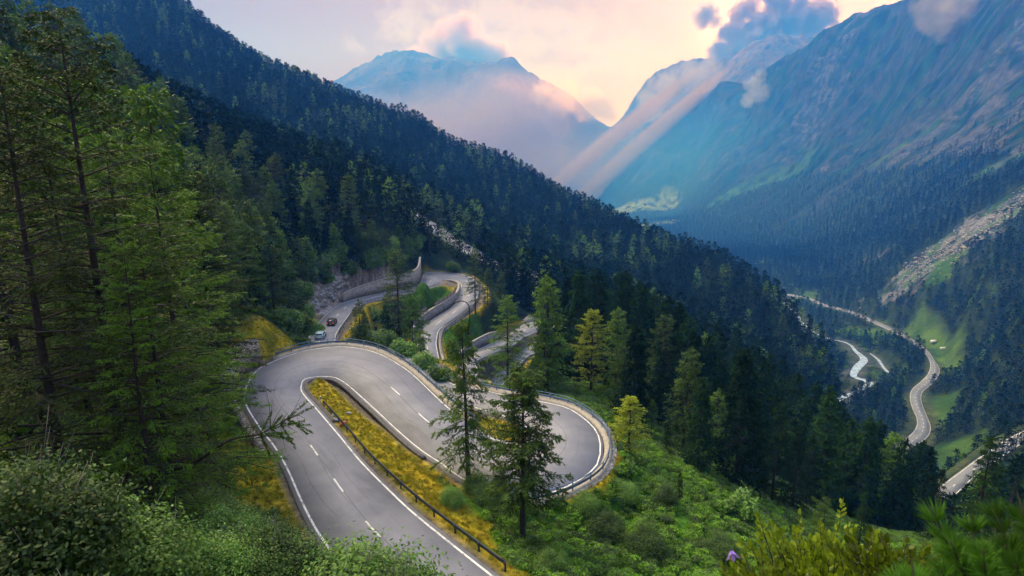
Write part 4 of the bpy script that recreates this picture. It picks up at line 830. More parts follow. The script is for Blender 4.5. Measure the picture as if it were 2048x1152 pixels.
def rock(seed, size, mat=None, flat=0.7):
    import bmesh
    bm = bmesh.new(); bmesh.ops.create_icosphere(bm, subdivisions=2, radius=1); rg = np.random.default_rng(seed); pl = rg.normal(size=(9, 3)); pl /= np.linalg.norm(pl, axis=1)[:, None]
    for v in bm.verts:
        c = np.array(v.co); 
        for p in pl:
            d = c @ p
            if d > 0.62: c = c - p * (d - 0.62)
        v.co = c * size * np.array([1, 0.8, flat]) * (1 + 0.06 * rg.random())
    me_ = bpy.data.meshes.new('rock'); bm.to_mesh(me_); bm.free(); me_.materials.append(mat or M['rock']); return me_
def put(px, py, z=None, Dm=20):
    p = hit(px, py, Dm); return p
for px, py, s_, mt, lb in ((697, 829, 0.42, None, 'white rock lying in the middle of the yellow grass island'), (711, 823, 0.20, None, 'small flat white rock beside the larger one on the grass island'), (672, 843, 0.55, None, 'grey boulder behind the near guardrail'), (665, 833, 0.35, None, 'smaller grey rock behind the near guardrail'), (806, 888, 0.2, None, 'tiny white stone at the right edge of the grass island')):
    o = link('rock', rock(int(px), s_, mt), loc=put(px, py) + [0, 0, s_ * 0.25]); tag(o, lb, 'rock')
mb = MB(); mb.box((0, 0, 0.2), (0.75, 0.45, 0.4), 0.5); mb.box((0.1, 0, 0.45), (0.5, 0.35, 0.12), 0.8); o = mb.build('brick_block', M['redblock'], loc=put(687, 852)); tag(o, 'small orange red block lying behind the near guardrail', 'block')
p = put(1062, 642, Dm=150); o = link('rock_outcrop', rock(77, 3.6, None, 0.5), loc=p + [0, 0, 0.3]); tag(o, 'large smooth beige boulder beside the lowest bend', 'boulder')
# broken rock face left of the road with the black car
rgR = np.random.default_rng(31)
rp = []
for k in range(260):
    t = rgR.random(); px = 608 + 75 * t + rgR.uniform(-10, 14); py = 632 - 62 * t - rgR.uniform(-6, 34) * (1 - 0.3 * t); rp.append(hit(px, py, 115))
rp = np.array([q for q in rp if np.hypot(q[0], q[1]) < 190 and grid_at(RM_ROAD, q[0], q[1]) > 0.8])
kinds = [(rock(200 + i, 1.0), rock(300 + i, 0.15)) for i in range(4)]
scatter_object('scree', rp, rgR.uniform(0.4, 1.5, len(rp)), rgR.integers(0, 4, len(rp)), kinds)
sq = []
while len(sq) < 900:
    base = scree[rgR.integers(0, len(scree))]; q = base[:2] + rgR.normal(0, 45, 2); 
    if grid_at(m_scree, q[0], q[1]) > 0.5: sq.append((q[0], q[1], float(ground(*q))))
scatter_object('boulder_field', np.array(sq), rgR.uniform(0.5, 2.2, len(sq)) * np.where(rgR.random(len(sq)) < 0.06, 2.2, 1.0) , rgR.integers(0, 4, len(sq)), kinds)

# ------------------------------------------------------------------ vehicles
M['glass'] = simple('car_glass', (0.03, 0.04, 0.05), 0.08, 0, 0.05)
def carpaint(n, c):
    m, nt, N, L, bs = newmat(n); bs.inputs['Base Color'].default_value = (*c, 1); bs.inputs['Roughness'].default_value = 0.3; bs.inputs['Coat Weight'].default_value = 0.6; return m
def emis(n, c, s_):
    m, nt, N, L, bs = newmat(n); bs.inputs['Base Color'].default_value = (*c, 1); bs.inputs['Emission Color'].default_value = (*c, 1); bs.inputs['Emission Strength'].default_value = s_; return m
M['tail'] = emis('tail_light', (1.0, 0.10, 0.02), 1.0); M['lamp'] = simple('head_lamp', (0.8, 0.8, 0.8), 0.2); M['tail_off'] = simple('tail_lens', (0.4, 0.02, 0.01), 0.3)
def car(loc, heading, paint, label, lit=False, pitch=0.0, van=False, cat='car'):
    root = empty('car', loc, heading); tag(root, label, cat); root.rotation_euler[1] = pitch
    Lh, W = (2.15, 0.88) if not van else (2.7, 1.0); H = 1.48 if not van else 2.3
    side = [(-Lh, .45), (-Lh, .95), (-Lh * .93, 1.02), (-Lh*.80, H - .06), (-Lh*.55, H), (Lh*.05, H), (Lh*.42, .98), (Lh*.93, .82), (Lh, .62), (Lh, .35), (Lh*.9, .22), (-Lh*.9, .22)] if not van else [(-Lh, .35), (-Lh, H - .1), (-Lh*.95, H), (Lh*.45, H), (Lh*.75, 1.25), (Lh*.97, 1.05), (Lh, .8), (Lh, .35), (Lh*.9, .25), (-Lh*.9, .25)]
    def wz(z): return W * (1.0 if z < 1.0 else 1 - 0.16 * (z - 1.0) / (H - 1.0)) * (0.95 if z < 0.3 else 1)
    n = len(side); V = [(x, -wz(z), z) for x, z in side] + [(x, wz(z), z) for x, z in side] ; b = MB(); b.add(V, [tuple(range(n))[::-1], tuple(range(n, 2*n))] + [(i, (i+1) % n, n + (i+1) % n, n + i) for i in range(n)]); b.build('body', paint, root)
    g = MB()
    if not van:
        for sy in (-1, 1): g.add([(x, sy * (wz(z) + .012), z) for x, z in ((-Lh*.80, 1.03), (-Lh*.70, H-.12), (Lh*.02, H-.10), (Lh*.33, 1.03))], [(0, 1, 2, 3) if sy > 0 else (3, 2, 1, 0)])
        g.add([(-Lh*.925-.012, -.72, 1.06), (-Lh*.825-.012, -.66, H-.13), (-Lh*.825-.012, .66, H-.13), (-Lh*.925-.012, .72, 1.06)], [(0, 1, 2, 3)]); g.add([(Lh*.39+.02, -.74, 1.03), (Lh*.09+.02, -.66, H-.05), (Lh*.09+.02, .66, H-.05), (Lh*.39+.02, .74, 1.03)], [(3, 2, 1, 0)])
    else:
        g.add([(Lh*.735, -.8, 1.32), (Lh*.50, -.74, H-.12), (Lh*.50, .74, H-.12), (Lh*.735, .8, 1.32)], [(3, 2, 1, 0)])
        for sy in (-1, 1): g.add([(x, sy * (wz(z) + .012), z) for x, z in ((Lh*.2, 1.35), (Lh*.2, H-.3), (Lh*.45, H-.3), (Lh*.65, 1.35))], [(0, 1, 2, 3)])
    g.build('windows', M['glass'], root)
    wm = MB(); wm.tube([(0, -.11, 0), (0, .11, 0)], 0.33, 14); wme = wm.mesh('wheel', M['black']); rm_ = MB(); rm_.tube([(0, -.118, 0), (0, .118, 0)], 0.19, 10); rme = rm_.mesh('rim', M['rail_grey'])
    for x in (-Lh*.62, Lh*.64):
        for y in (-W + .08, W - .08): wh = link('wheel', wme, root, (x, y, .33)); link('rim', rme, wh)
    for y in (-W*.78, W*.78):
        t = MB(); t.box((-Lh - .005, y, .86), (.06, .24, .12)); t.build('tail_light', M['tail'] if lit else M['tail_off'], root); t = MB(); t.box((Lh - .02, y, .64), (.10, .32, .14)); t.build('headlight', M['lamp'], root)
        t = MB(); t.box((Lh * .36, y * 1.38, 1.03), (.12, .2, .13)); t.build('mirror', paint, root)
    if lit: t = MB(); t.box((-Lh * .82 - .03, 0, H - .04), (.05, .4, .05)); t.build('brake_light', M['tail'], root)
    t = MB(); t.box((-Lh - .006, 0, .62), (.03, .52, .12)); t.build('number_plate', M['white'], root); return root
def on_road(px, py, z, nm, lane):
    _, s, C = arc_at(nm, PZ(px, py, z)); i = int(np.argmin(np.linalg.norm(C - PZ(px, py, z), axis=1))); D = ROADS[nm]; t = C[min(i+2, len(C)-1)] - C[max(i-2, 0)]; t /= np.linalg.norm(t)
    return D[i, :3] * (1 - lane) + D[i, 3:] * lane + [0, 0, .01], math.atan2(t[1], t[0])
p, a = on_road(670, 646, -38.1, 'pass_road', 0.60); car(p, a, carpaint('black_paint', (0.008, 0.007, 0.008)), 'black car with glowing tail lights driving up the road between the bends', True)
p, a = on_road(656, 674, -37.6, 'pass_road', 0.42); car(p, a, carpaint('pale_blue_paint', (0.35, 0.50, 0.58)), 'pale blue car half hidden by bushes behind the black car')
p, a = on_road(1857, 757, -208.5, 'valley_road', 0.28); car(p, a + math.pi, carpaint('white_paint', (0.75, 0.76, 0.78)), 'small white car on the winding valley road')
p, a = on_road(1862, 862, -205.2, 'valley_road', 1.14); p[2] = float(ground(p[0], p[1])) + 0.05; car(p, a, carpaint('dark_blue_paint', (0.02, 0.03, 0.06)), 'dark car parked on the grass at the outside of the valley road bend')
for px, py, z, hd, lb in ((1868, 686, -206, 0.3, 'white van parked on the meadow above the valley road'), (1888, 699, -205, 0.1, 'low white trailer parked below the white van')):
    p = hit(px, py, 400)
    if 'van' in lb.split()[1]: r_ = car(p + [0, 0, .1], hd, carpaint('van_white', (0.8, 0.8, 0.8)), lb, van=True, cat='van'); r_.scale = (1.7, 1.7, 1.3)
    else:
        root = empty('trailer', p, hd); tag(root, lb, 'trailer'); b = MB(); b.box((0, 0, 1.3), (8.5, 2.3, 1.7)); b.box((0, 0, 2.2), (8.1, 2.0, .15)); b.build('body', carpaint('trailer_white', (0.8, 0.8, 0.8)), root)
        wm = MB(); wm.tube([(0, -.15, 0), (0, .15, 0)], .45, 10); wme = wm.mesh('wheel', M['black'])
        for x in (-.7, .7):
            for y in (-1.1, 1.1): link('wheel', wme, root, (x, y, .45))
# huts on the far fields
M['hut'] = simple('hut_wood', (0.16, 0.12, 0.09), 0.9, 0, 0.3); M['hutroof'] = simple('hut_roof', (0.25, 0.24, 0.24), 0.8, 0, 0.2)
for px, py, lb in ((1258, 415, 'small hut at the near end of the upper far field'), (1290, 410, 'small hut in the middle of the upper far field'), (1347, 444, 'small hut at the right end of the lower far field')):
    p = hit(px, py, 2000); root = empty('hut', p, 0.5); tag(root, lb, 'hut'); b = MB(); b.box((0, 0, 3), (14, 9, 7)); b.build('walls', M['hut'], root)
    b = MB(); b.add([(-8, -6, 6.2), (8, -6, 6.2), (8, 0, 10.5), (-8, 0, 10.5), (-8, 6, 6.2), (8, 6, 6.2)], [(0, 1, 2, 3), (3, 2, 5, 4), (0, 3, 4), (1, 5, 2), (0, 4, 5, 1)]); b.build('roof', M['hutroof'], root)
# river: stony bed with broken white water
m, nt, N, L, bs = newmat('river_water'); co = objco(N); f = noise(N, L, 0.35, 8, 0.75, co, 0.6); v = N.new('ShaderNodeTexVoronoi'); v.inputs['Scale'].default_value = 0.33; L.new(co, v.inputs['Vector'])
c = mixc(N, L, rampn(N, L, f, [(0.42, 0), (0.52, 1)]), (0.07, 0.12, 0.17), (0.50, 0.66, 0.88)); c = mixc(N, L, rampn(N, L, v.outputs['Distance'], [(0.0, 1), (0.42, 0.0)]), c, (0.22, 0.19, 0.16))
L.new(c, bs.inputs['Base Color']); bs.inputs['Roughness'].default_value = 0.35; bump(N, L, f, 0.6, 0.8, bs); M['river'] = m
for P in (RIVC, RIVC2):
    t = np.gradient(P[:, :3], axis=0); t[:, 2] = 0; t /= np.linalg.norm(t, axis=1)[:, None]; sd = np.stack([-t[:, 1], t[:, 0], 0 * t[:, 0]], 1) * P[:, 3:4] * 0.55; n = len(P)
    V = np.concatenate([P[:, :3] + sd, P[:, :3], P[:, :3] - sd]); V[:, 2] -= 0.5; o = link('river', mesh_from('river', V, np.array([(n*(r_+1)+q, n*(r_+1)+q+1, n*r_+q+1, n*r_+q) for q in range(n-1) for r_ in (0, 1)]), 4, True, M['river'])); o['kind'] = 'structure'

# ------------------------------------------------------------------ single trees and bushes the photograph shows
H_ = {}
for i in range(3): H_['L%d' % i] = conifer('near_larch', 500 + i, 22, 0.10, 4.6, 150, 34, 19, 0.145, 0.019, M['larch'], (0.62, 0.7, 0.6)[i], 0.12, 0.30, 0.45, lean=(0.0, 0.02, -0.01)[i], trunk_r=0.26, bare=14, tw_len=0.26)
H_['mid1'] = conifer('tall_larch', 510, 18, 0.27, 3.9, 150, 32, 13, 0.26, 0.036, M['larch'], 0.45, 0.14, 0.42, 0.75, trunk_r=0.30, bare=10, gap=0.15, tw_len=0.30)
H_['mid2'] = conifer('sparse_larch', 511, 18, 0.20, 4.0, 105, 32, 12, 0.27, 0.036, M['larch'], 0.72, 0.05, 0.50, 0.85, trunk_r=0.26, bare=8, gap=0.28, lean=0.03, tw_len=0.30)
H_['mid3'] = conifer('full_larch', 512, 20, 0.22, 4.2, 120, 26, 9, 0.26, 0.035, M['larch'], 0.60, 0.10, 0.40, 0.6, tw_len=0.28)
H_['bright'] = conifer('yellow_larch', 513, 18, 0.2, 3.6, 110, 26, 9, 0.28, 0.035, M['larch_bright'], 0.6, 0.15, 0.3, 0.5, tw_len=0.28)
H_['dark'] = conifer('dark_spruce', 514, 24, 0.05, 4.2, 150, 26, 9, 0.34, 0.050, M['spruce'], 0.8, 0.0, 0.5, 0.9, tw_len=0.25)
H_['dark2'] = conifer('ragged_spruce', 515, 24, 0.08, 4.4, 130, 26, 9, 0.34, 0.050, M['spruce'], 0.66, 0.05, 0.55, 0.9, gap=0.15, tw_len=0.25)
H_['bushA'] = bushmesh('alder_bush', 520, 1.8, 2.3, 19000, 0.095, M['bush'], lumps=20, airy=0.5)
H_['bushB'] = bushmesh('alder_bush', 521, 1.5, 2.8, 13000, 0.095, M['bush'], lumps=18, airy=0.8)
def tree(px, D, tx, ty, pr, name, label, group=None, width=1.0, rz=None, parts=('crown', 'trunk')):
    x, y, t = ray(px, 576); p = np.array([x * D, y * D, 0]); p[2] = float(ground(p[0], p[1])); _, _, tt = ray(tx, ty); h = tt * D - p[2]; s = max(0.15, (h + 0.3) / pr[2])
    o = place(pr, name, p, s, rz, parts, label, 'tree' if name != 'bush' else 'bush', group, lift=-0.3); o.scale = (s * width, s * width, s); return o
tree(1047, 47, 1085, 735, H_['mid1'], 'larch', 'tall larch in the middle foreground with a bare lower trunk, the right of two', width=1.08, rz=0.3)
tree(930, 57.5, 938, 640, H_['mid2'], 'larch', 'sparse larch left of the tallest central larch, its thin tip bent over', width=1.0, rz=2.6)
tree(1015, 97, 1012, 590, H_['mid3'], 'larch', 'full green larch just behind the railing between the two central larches', width=1.0)
tree(1188, 100, 1168, 620, H_['bright'], 'larch', 'bright yellow green larch behind the right hand hairpin', width=1.35)
tree(1272, 71, 1300, 798, H_['bright'], 'larch', 'small bright yellow larch on the green slope right of the right hand hairpin', width=1.7)
tree(1245, 74, 1240, 872, P_['brightlarch'], 'larch', 'low yellow green larch at the foot of the small bright one', width=1.2)
tree(1087, 118, 1085, 640, H_['dark'], 'spruce', 'black green spruce in front of the lowest bend', width=0.9)
tree(1112, 120, 1112, 668, H_['dark2'], 'spruce', 'shorter dark spruce right beside the one before the lowest bend', width=0.9)
tree(1138, 124, 1138, 628, H_['dark'], 'spruce', 'slim dark spruce left of the bright yellow larch', width=0.75)
tree(950, 176, 962, 497, H_['mid3'], 'larch', 'tall larch at the right edge of the uppermost far bend', width=0.85)
tree(975, 186, 982, 535, P_['larch1'], 'larch', 'shorter larch directly right of the tall one at the far bend', width=0.9)
tree(1002, 205, 1002, 541, P_['larch0'], 'larch', 'pointed green larch below the pale cliff', width=1.0)
tree(1018, 212, 1017, 517, P_['spruce0'], 'spruce', 'dark spruce under the pale cliff, left of a similar one', width=1.0)
tree(1048, 212, 1048, 535, P_['spruce1'], 'spruce', 'dark spruce under the pale cliff, right of a similar one', width=1.0)
tree(1090, 205, 1085, 556, P_['brightlarch'], 'larch', 'slender light green larch above the lowest bend', width=0.8)
tree(1120, 215, 1120, 570, P_['spruce2'], 'spruce', 'dark spruce just right of the slender light green larch')
tree(795, 133, 788, 500, H_['mid3'], 'larch', 'big dark larch in the hollow in front of the concrete wall', width=1.1)
tree(822, 128, 820, 592, P_['larch2'], 'larch', 'medium larch in the hollow right of the big dark one')
tree(768, 128, 766, 612, P_['spruce2'], 'spruce', 'dark spruce in the hollow left of the big dark larch')
tree(716, 116, 709, 600, P_['larch0'], 'larch', 'small pointed larch by the struts beside the road with the black car', width=1.0)
tree(838, 118, 838, 664, P_['larch1'], 'larch', 'young larch at the foot of the S bend wall')
tree(855, 235, 850, 470, P_['spruce0'], 'spruce', 'dark spruce behind the tall pointed wall end'); tree(872, 240, 868, 482, P_['spruce1'], 'spruce', 'second dark spruce behind the wall end, next to the round pale bush')
for a in ((1335,113,1336,630,'mid3','tall dull green larch right of the bright yellow larch',1.2), (1432,97,1430,765,'dark','broad black green spruce standing alone below the slope right of centre',1.1), (1586,90,1590,808,'dark2','tallest of the dark spruce cluster right of centre',1.0), (1555,93,1556,862,'dark','dark spruce on the left flank of the dark spruce cluster',1.1), (1632,92,1636,850,'dark','dark spruce on the right flank of the dark spruce cluster',1.1), (1660,100,1664,880,'dark2','lower dark spruce at the right end of the dark cluster',1.1), (1520,98,1520,880,'dark2','low dark spruce between the lone spruce and the dark cluster',1.0),
          (1352,80,1352,848,'dark2','ragged dark spruce at the edge of the herb slope',0.9), (1318,86,1318,800,'mid3','dull green larch just right of the small bright larch',0.9), (1385,64,1388,962,'dark2','short spruce on the herb covered slope',1.0), (1245,140,1242,676,'mid3','dull green larch behind the right hand hairpin',1.0), (1275,128,1276,690,'dark','dark spruce between two dull green larches behind the hairpin',0.9), (1300,150,1296,672,'mid3','dull green larch further right behind the hairpin',1.0), (1380,120,1382,700,'dark','dark spruce beside the tall dull green larch',0.9), (1470,125,1470,745,'dark2','dark spruce behind the lone broad spruce',0.9),
          (1705,66,1712,1010,'mid3','pale green young larch behind the foreground shrub',0.9), (1788,80,1795,1000,'dark2','small dark spruce right of the pale young larch',0.9), (1945,96,1950,955,'dark2','dark spruce above the pine twigs at the right',0.9), (2040,92,2045,885,'dark','dark spruce cut by the right edge of the picture',1.0), (1880,120,1890,985,'dark','small dark spruce over the green meadow',0.9), (1225,118,1222,645,'dark2','tall dark spruce close behind the bright yellow larch',0.8)):
    tree(a[0], a[1], a[2], a[3], H_[a[4]], 'larch' if a[4] == 'mid3' else 'spruce', a[5], width=a[6])
# near larches at the left
for a in ((196,27,72,15,'L0','tallest larch at the far left, its crooked tip near the top of the picture',1.0,0.4), (243,22,165,488,'L1','nearer of the two thin trunked larches at the left',0.95,1.0), (292,23.5,228,455,'L2','larch with a scaly dark trunk right of the other thin trunk',1.0,2.0), (345,36,290,285,'L1','pointed larch rising behind the two thin trunks',0.95,3.0), (60,24,-60,120,'L2','dark larch at the left edge of the picture',1.0,4.0), (10,34,-20,60,'L1','dark larch behind the one at the left edge',1.1,5.0),
          (140,38,120,230,'L2','larch between the tallest larch and the left edge',1.0,0.1), (368,47,350,385,'L0','broad larch at the right of the near left group',1.05,1.5), (412,62,398,350,'L2','larch behind the broad one of the near left group',1.0,2.5), (250,44,225,270,'L0','larch behind the pointed larch at the left',1.0,0.9), (462,100,456,400,'mid3','larch above the dry stone wall',1.1,0.0), (425,90,420,400,'mid3','larch left of the one above the dry stone wall',1.1,1.0)):
    tree(a[0], a[1], a[2], a[3], H_[a[4]], 'larch', a[5], width=a[6], rz=a[7])
rgF = np.random.default_rng(41); fill = []
for _ in range(700):
    D = rgF.uniform(48, 100); px = rgF.uniform(-60, 375 if D < 88 else 430); x, y, t = ray(px, 576); q = np.array([x * D, y * D])
    if all(np.linalg.norm(q - f[:2]) > 4.6 for f in fill) : fill.append(np.array([q[0], q[1], float(ground(*q))]))
for q in fill: place(P_['larch%d' % rgF.integers(0, 3)], 'larch', q, rgF.uniform(0.75, 1.15), label='feathery green larch on the hillside close left of the nearest hairpin', cat='tree', group='larches close left of the nearest hairpin', lift=-0.3)
fill2 = []
for _ in range(400):
    D = rgF.uniform(78, 116); px = rgF.uniform(1225 + max(0, 92 - D) * 9, 1540); x, y, t = ray(px, 576); q = np.array([x * D, y * D])
    if px > 1222 + (D - 84) * 0 and all(np.linalg.norm(q - f[:2]) > 6 for f in fill2): fill2.append(np.array([q[0], q[1], float(ground(*q))]))
for i, q in enumerate(fill2): place(P_['spruce%d' % (i % 3)] if i % 3 else P_['larch%d' % (i % 2)], 'spruce' if i % 3 else 'larch', q, rgF.uniform(0.5, 0.95), label='conifer in the dark wood right behind the right hand hairpin', cat='tree', group='conifers right behind the right hand hairpin', lift=-0.3)
bt = [o for o in sc.objects if o.get('label', '').startswith('sparse larch left')][0]; bpy.context.view_layer.update()
mb = MB(); mb.tube(catmull([PD(936, 668, 57.5), PD(940, 636, 57.5), PD(938, 612, 57.5), PD(925, 602, 57.5), PD(900, 609, 57.5)], 0.3), [max(0.012, 0.06 - 0.055 * k / 30) for k in range(len(catmull([PD(936, 668, 57.5), PD(940, 636, 57.5), PD(938, 612, 57.5), PD(925, 602, 57.5), PD(900, 609, 57.5)], 0.3)))], 5); o = mb.build('bent_tip', M['bark']); o.parent = bt; o.matrix_parent_inverse = bt.matrix_world.inverted()
# the limb that reaches over the road edge from the near trunks
trunk3 = [o for o in sc.objects if o.get('label', '').startswith('larch with a scaly')][0]; Ti = None
a0 = PD(300, 948, 23.3); a1 = PD(460, 880, 21.5); a2 = PD(575, 838, 20.6); rgL = np.random.default_rng(50)
lim = catmull([a0, PD(380, 930, 22.5), a1, PD(520, 868, 21), a2], 0.25); mb = MB(); mb.tube(lim, list(np.linspace(0.07, 0.012, len(lim))), 5); tw = []
for k in range(46):
    i = rgL.integers(int(len(lim) * .35), len(lim)); b = lim[i]; d = np.array([rgL.uniform(-.2, .9), rgL.uniform(-.3, .3), rgL.uniform(-.9, 1.3)]); e = b + d * rgL.uniform(.5, 1.5); mb.tube([b, (b + e) / 2 + rgL.normal(0, .06, 3), e], [.012, .008, .003], 3)
    if k % 3: e2 = (b + e) / 2 + rgL.normal(0, .35, 3); mb.tube([(b + e) / 2, e2], [.007, .003], 3)
lb = mb.build('limb', M['bark'], loc=None); bp_ = []
for k in range(2600):
    i = rgL.integers(int(len(lim) * .80), len(lim)); s_ = rgL.integers(0, 13); u_ = rgL.random(); ang = s_ / 13 * 2.6 - 1.3
    bp_.append(lim[int(len(lim) * .80) + (s_ * 7) % max(1, len(lim) - int(len(lim) * .80))] + np.array([math.cos(ang) * .9, math.sin(s_ * 2.1) * .5, math.sin(ang) * .8]) * u_ * 1.15)
bp_ = np.array(bp_); V = diamonds(bp_, rgL.normal(size=bp_.shape) + np.array([0.6, 0, 0.2]), 0.075, 0.014, rgL); nd = link('needles', mesh_from('needles', V, np.arange(len(V)), 4, False, M['larch']))
bpy.context.view_layer.update(); inv = trunk3.matrix_world.inverted()
for o in (lb, nd): o.parent = trunk3; o.matrix_parent_inverse = inv
# bushes
def bush(px, py, Dm, s, kind, label, group=None, D=None):
    if D: x, y, t = ray(px, 576); p = np.array([x * D, y * D, 0]); p[2] = float(ground(p[0], p[1]))
    else: p = hit(px, py, Dm)
    dd = math.hypot(p[0], p[1]); pr = H_[kind] if dd < 62 else P_['bush%d' % (kind == 'bushB')]; s *= 1.0 if dd < 62 else 1.15; return place(pr, 'bush', p, s, None, ('leaves', 'stems'), label, 'bush', group, lift=-0.05)
G1 = 'alder bushes covering the near slope at the lower left'
k_ = 0
for px, D, s in ((-40,11,1.3),(60,12.5,1.4),(150,12,1.2),(240,13,1.2),(330,13.5,1.2),(420,14.5,1.2),(500,15,1.25),(0,15,1.5),(100,17,1.5),(210,17.5,1.3),(390,19,1.4),(470,20,1.3),(540,19,1.15),(580,16,1.1),(20,20,1.6),(-60,18,1.8),(110,22,1.6),(400,25,1.3),(455,27,1.2),(330,29,1.4),(180,31,1.5),(60,29,1.8),(385,35,1.3),(500,25,1.0),(440,34,1.2),(300,37,1.5),(-20,40,1.8),(120,42,1.6),(240,56,1.6),(360,50,1.4)):
    s *= 0.60 if 170 < px < 490 else 0.70
    bush(px, 0, 0, s, 'bushA' if k_ % 2 else 'bushB', 'leafy alder bush in the thicket covering the near slope at the lower left', G1, D=D); k_ += 1
bush(690, 0, 0, 1.42, 'bushB', 'tall airy bush with upright twigs in front of the near road', D=14.5); bush(640, 0, 0, 1.2, 'bushA', 'rounder bush left of the tall airy one in front of the near road', D=14); bush(812, 0, 0, 1.12, 'bushB', 'small leafy bush overlapping the near road, right of the taller airy bush', D=12.6); bush(745, 0, 0, 1.0, 'bushA', 'low bush between the airy bush and the small leafy one', D=12.2)
for px, py, Dm, s, kd, lb in ((985,1010,40,1.15,'bushA','dark bush at the foot of the two central larches'),(1035,1030,40,1.1,'bushB','dark bush directly left of the bare larch trunk'),(905,1010,40,0.75,'bushA','bright bush at the end of the yellow grass island'),(950,985,45,0.9,'bushB','bush round the base of the sparse larch'),(1215,1080,40,1.25,'bushB','grey green willow bush on the slope right of the bare trunk'),(1290,1110,40,1.2,'bushA','grey green willow bush low on the slope near the bottom edge'),(1170,1020,45,0.8,'bushA','small bush below the retaining wall of the hairpin'),(1330,1010,50,1.0,'bushB','bush on the herb slope left of the short spruce'),(1250,1000,50,0.9,'bushA','low bush under the railing end of the hairpin'),(1440,1120,40,1.1,'bushA','dark low bush at the bottom right of the herb slope'),(1100,1150,35,0.9,'bushB','bush at the bottom edge right of the bare trunk'),(1480,1040,55,1.3,'bushB','bush in front of the dark spruce cluster'),
        (600,668,110,1.5,'bushA','dark green bush behind the hairpin railing, leftmost of the row'),(625,672,110,1.4,'bushB','dark green bush behind the hairpin railing next to the pale car'),(575,660,105,1.6,'bushA','large bush behind the end of the hairpin railing'),(610,640,118,1.6,'bushB','light green bush left of the broken rock face'),(600,600,120,1.9,'bushA','bush above the broken rock face'),(640,560,120,2.0,'bushB','light bush at the top of the broken rock face'),(585,630,110,1.8,'bushB','bush at the lower left of the broken rock face'),(575,560,120,2.2,'bushA','tall light bush high left of the rock face'),(610,540,120,2.1,'bushB','pale leafy bush under the larches above the rock face'),(660,535,130,2.0,'bushA','bush under the dark trees over the rocks'),
        (735,540,150,2.0,'bushB','grey green bush above the left end of the concrete wall'),(775,528,150,2.2,'bushA','grey green bush above the middle of the concrete wall'),(815,520,160,2.4,'bushB','pale bush over the tall end of the concrete wall'),(700,548,140,1.6,'bushA','small bush over the rocks by the wall start'),(903,545,190,1.7,'bushA','round pale green bush behind the far bend railing'),
        (740,690,100,1.5,'bushA','bright bush below the hairpin railing, left of the others'),(770,700,100,1.5,'bushB','bright bush just below the middle of the hairpin railing'),(810,715,95,1.4,'bushA','green bush below the hairpin railing near its right part'),(850,740,95,1.3,'bushB','green bush at the corner between railing and S bend'),(880,765,90,1.2,'bushA','bush between the hairpin railing and the lower bend'),(750,650,110,1.7,'bushB','dark bush in the hollow by the struts'),(790,660,110,1.8,'bushA','dark bush in the middle of the hollow'),(825,640,115,1.4,'bushB','bush in the hollow close to the grey fence'),(1120,612,190,1.8,'bushB','pale bush above the lowest bend')):
    bush(px, py, Dm, s, kd, lb)
rgB = np.random.default_rng(91); nb_ = 0
for _ in range(400):
    px = rgB.uniform(600, 845); py = np.interp(px, [600, 700, 845], [560, 540, 505]) - rgB.uniform(-18, 42); p = hit(px, py, 118); d_ = math.hypot(p[0], p[1])
    if 125 < d_ < 260 and grid_at(RM_ROAD, p[0], p[1]) > 2.5 and nb_ < 60:
        nb_ += 1
        if nb_ % 3 == 0: place(P_['larch%d' % (nb_ % 2)] if nb_ % 2 else P_['spruce1'], 'larch' if nb_ % 2 else 'spruce', p, rgB.uniform(0.35, 0.75), label='young conifer on the steep bank above the concrete wall', cat='tree', group='young conifers above the concrete wall', lift=-0.3)
        else: place(P_['bush%d' % (nb_ % 2)], 'bush', p, rgB.uniform(1.2, 2.2), None, ('leaves', 'stems'), 'leafy bush on the steep bank above the concrete wall', 'bush', 'bushes above the concrete wall')
# herbs on the slope, tufts of dry grass on the islands, round valley bushes
rgH = np.random.default_rng(60)
def fillpts(n, x0, x1, y0, y1, f):
    x = rgH.uniform(x0, x1, n); y = rgH.uniform(y0, y1, n); k = f(x, y); x = x[k]; y = y[k]; return np.stack([x, y, ground(x, y)], 1)
def f_h(x, y):
    D = np.hypot(x, y); a = np.degrees(np.arctan2(x, y)); r = grid_at(RM_ROAD, x, y); dry = grid_at(m_dry, x, y); return (D > 24) & (D < 110) & (a > -3) & (a < 42) & (r > 1.8) & (dry < 0.4)
Ph = fillpts(16000, -6, 75, 22, 105, f_h); scatter_object('undergrowth', Ph, rgH.uniform(0.5, 1.5, len(Ph)), (rgH.random(len(Ph)) < np.clip(0.15 + 0.8 * fbm(Ph[:, 0] / 9, Ph[:, 1] / 9, 3), 0, 1)).astype(int), [P_['herb'], P_['herb2']])
def f_l(x, y):
    D = np.hypot(x, y); r = grid_at(RM_ROAD, x, y); return (D > 8) & (D < 125) & (r > 2.2) & (grid_at(m_dry, x, y) < 0.3)
Pl = fillpts(16000, -105, -6, 5, 125, f_l); scatter_object('ground_cover', Pl, rgH.uniform(0.5, 1.3, len(Pl)), (rgH.random(len(Pl)) < 0.6).astype(int), [P_['herb'], P_['herb2']])
M['dry'] = leafmat('dry_grass', (0.26, 0.25, 0.018), (0.55, 0.42, 0.04), 0.3, tint=(0.30, 0.36, 0.03))
def tuft(seed):
    rg = np.random.default_rng(seed); n = 46; p = rg.normal(0, 0.10, (n, 3)); p[:, 2] = 0; d = rg.normal(0, 0.45, (n, 3)); d[:, 2] = 1; V = diamonds(p, d, rg.uniform(0.08, 0.24, n), 0.010, rg); a = mesh_from('tuft', V, np.arange(len(V)), 4, False, M['dry']); b = mesh_from('tuft_b', V[:4] * 0.5, np.arange(4), 4, False, M['herb']); return a, b
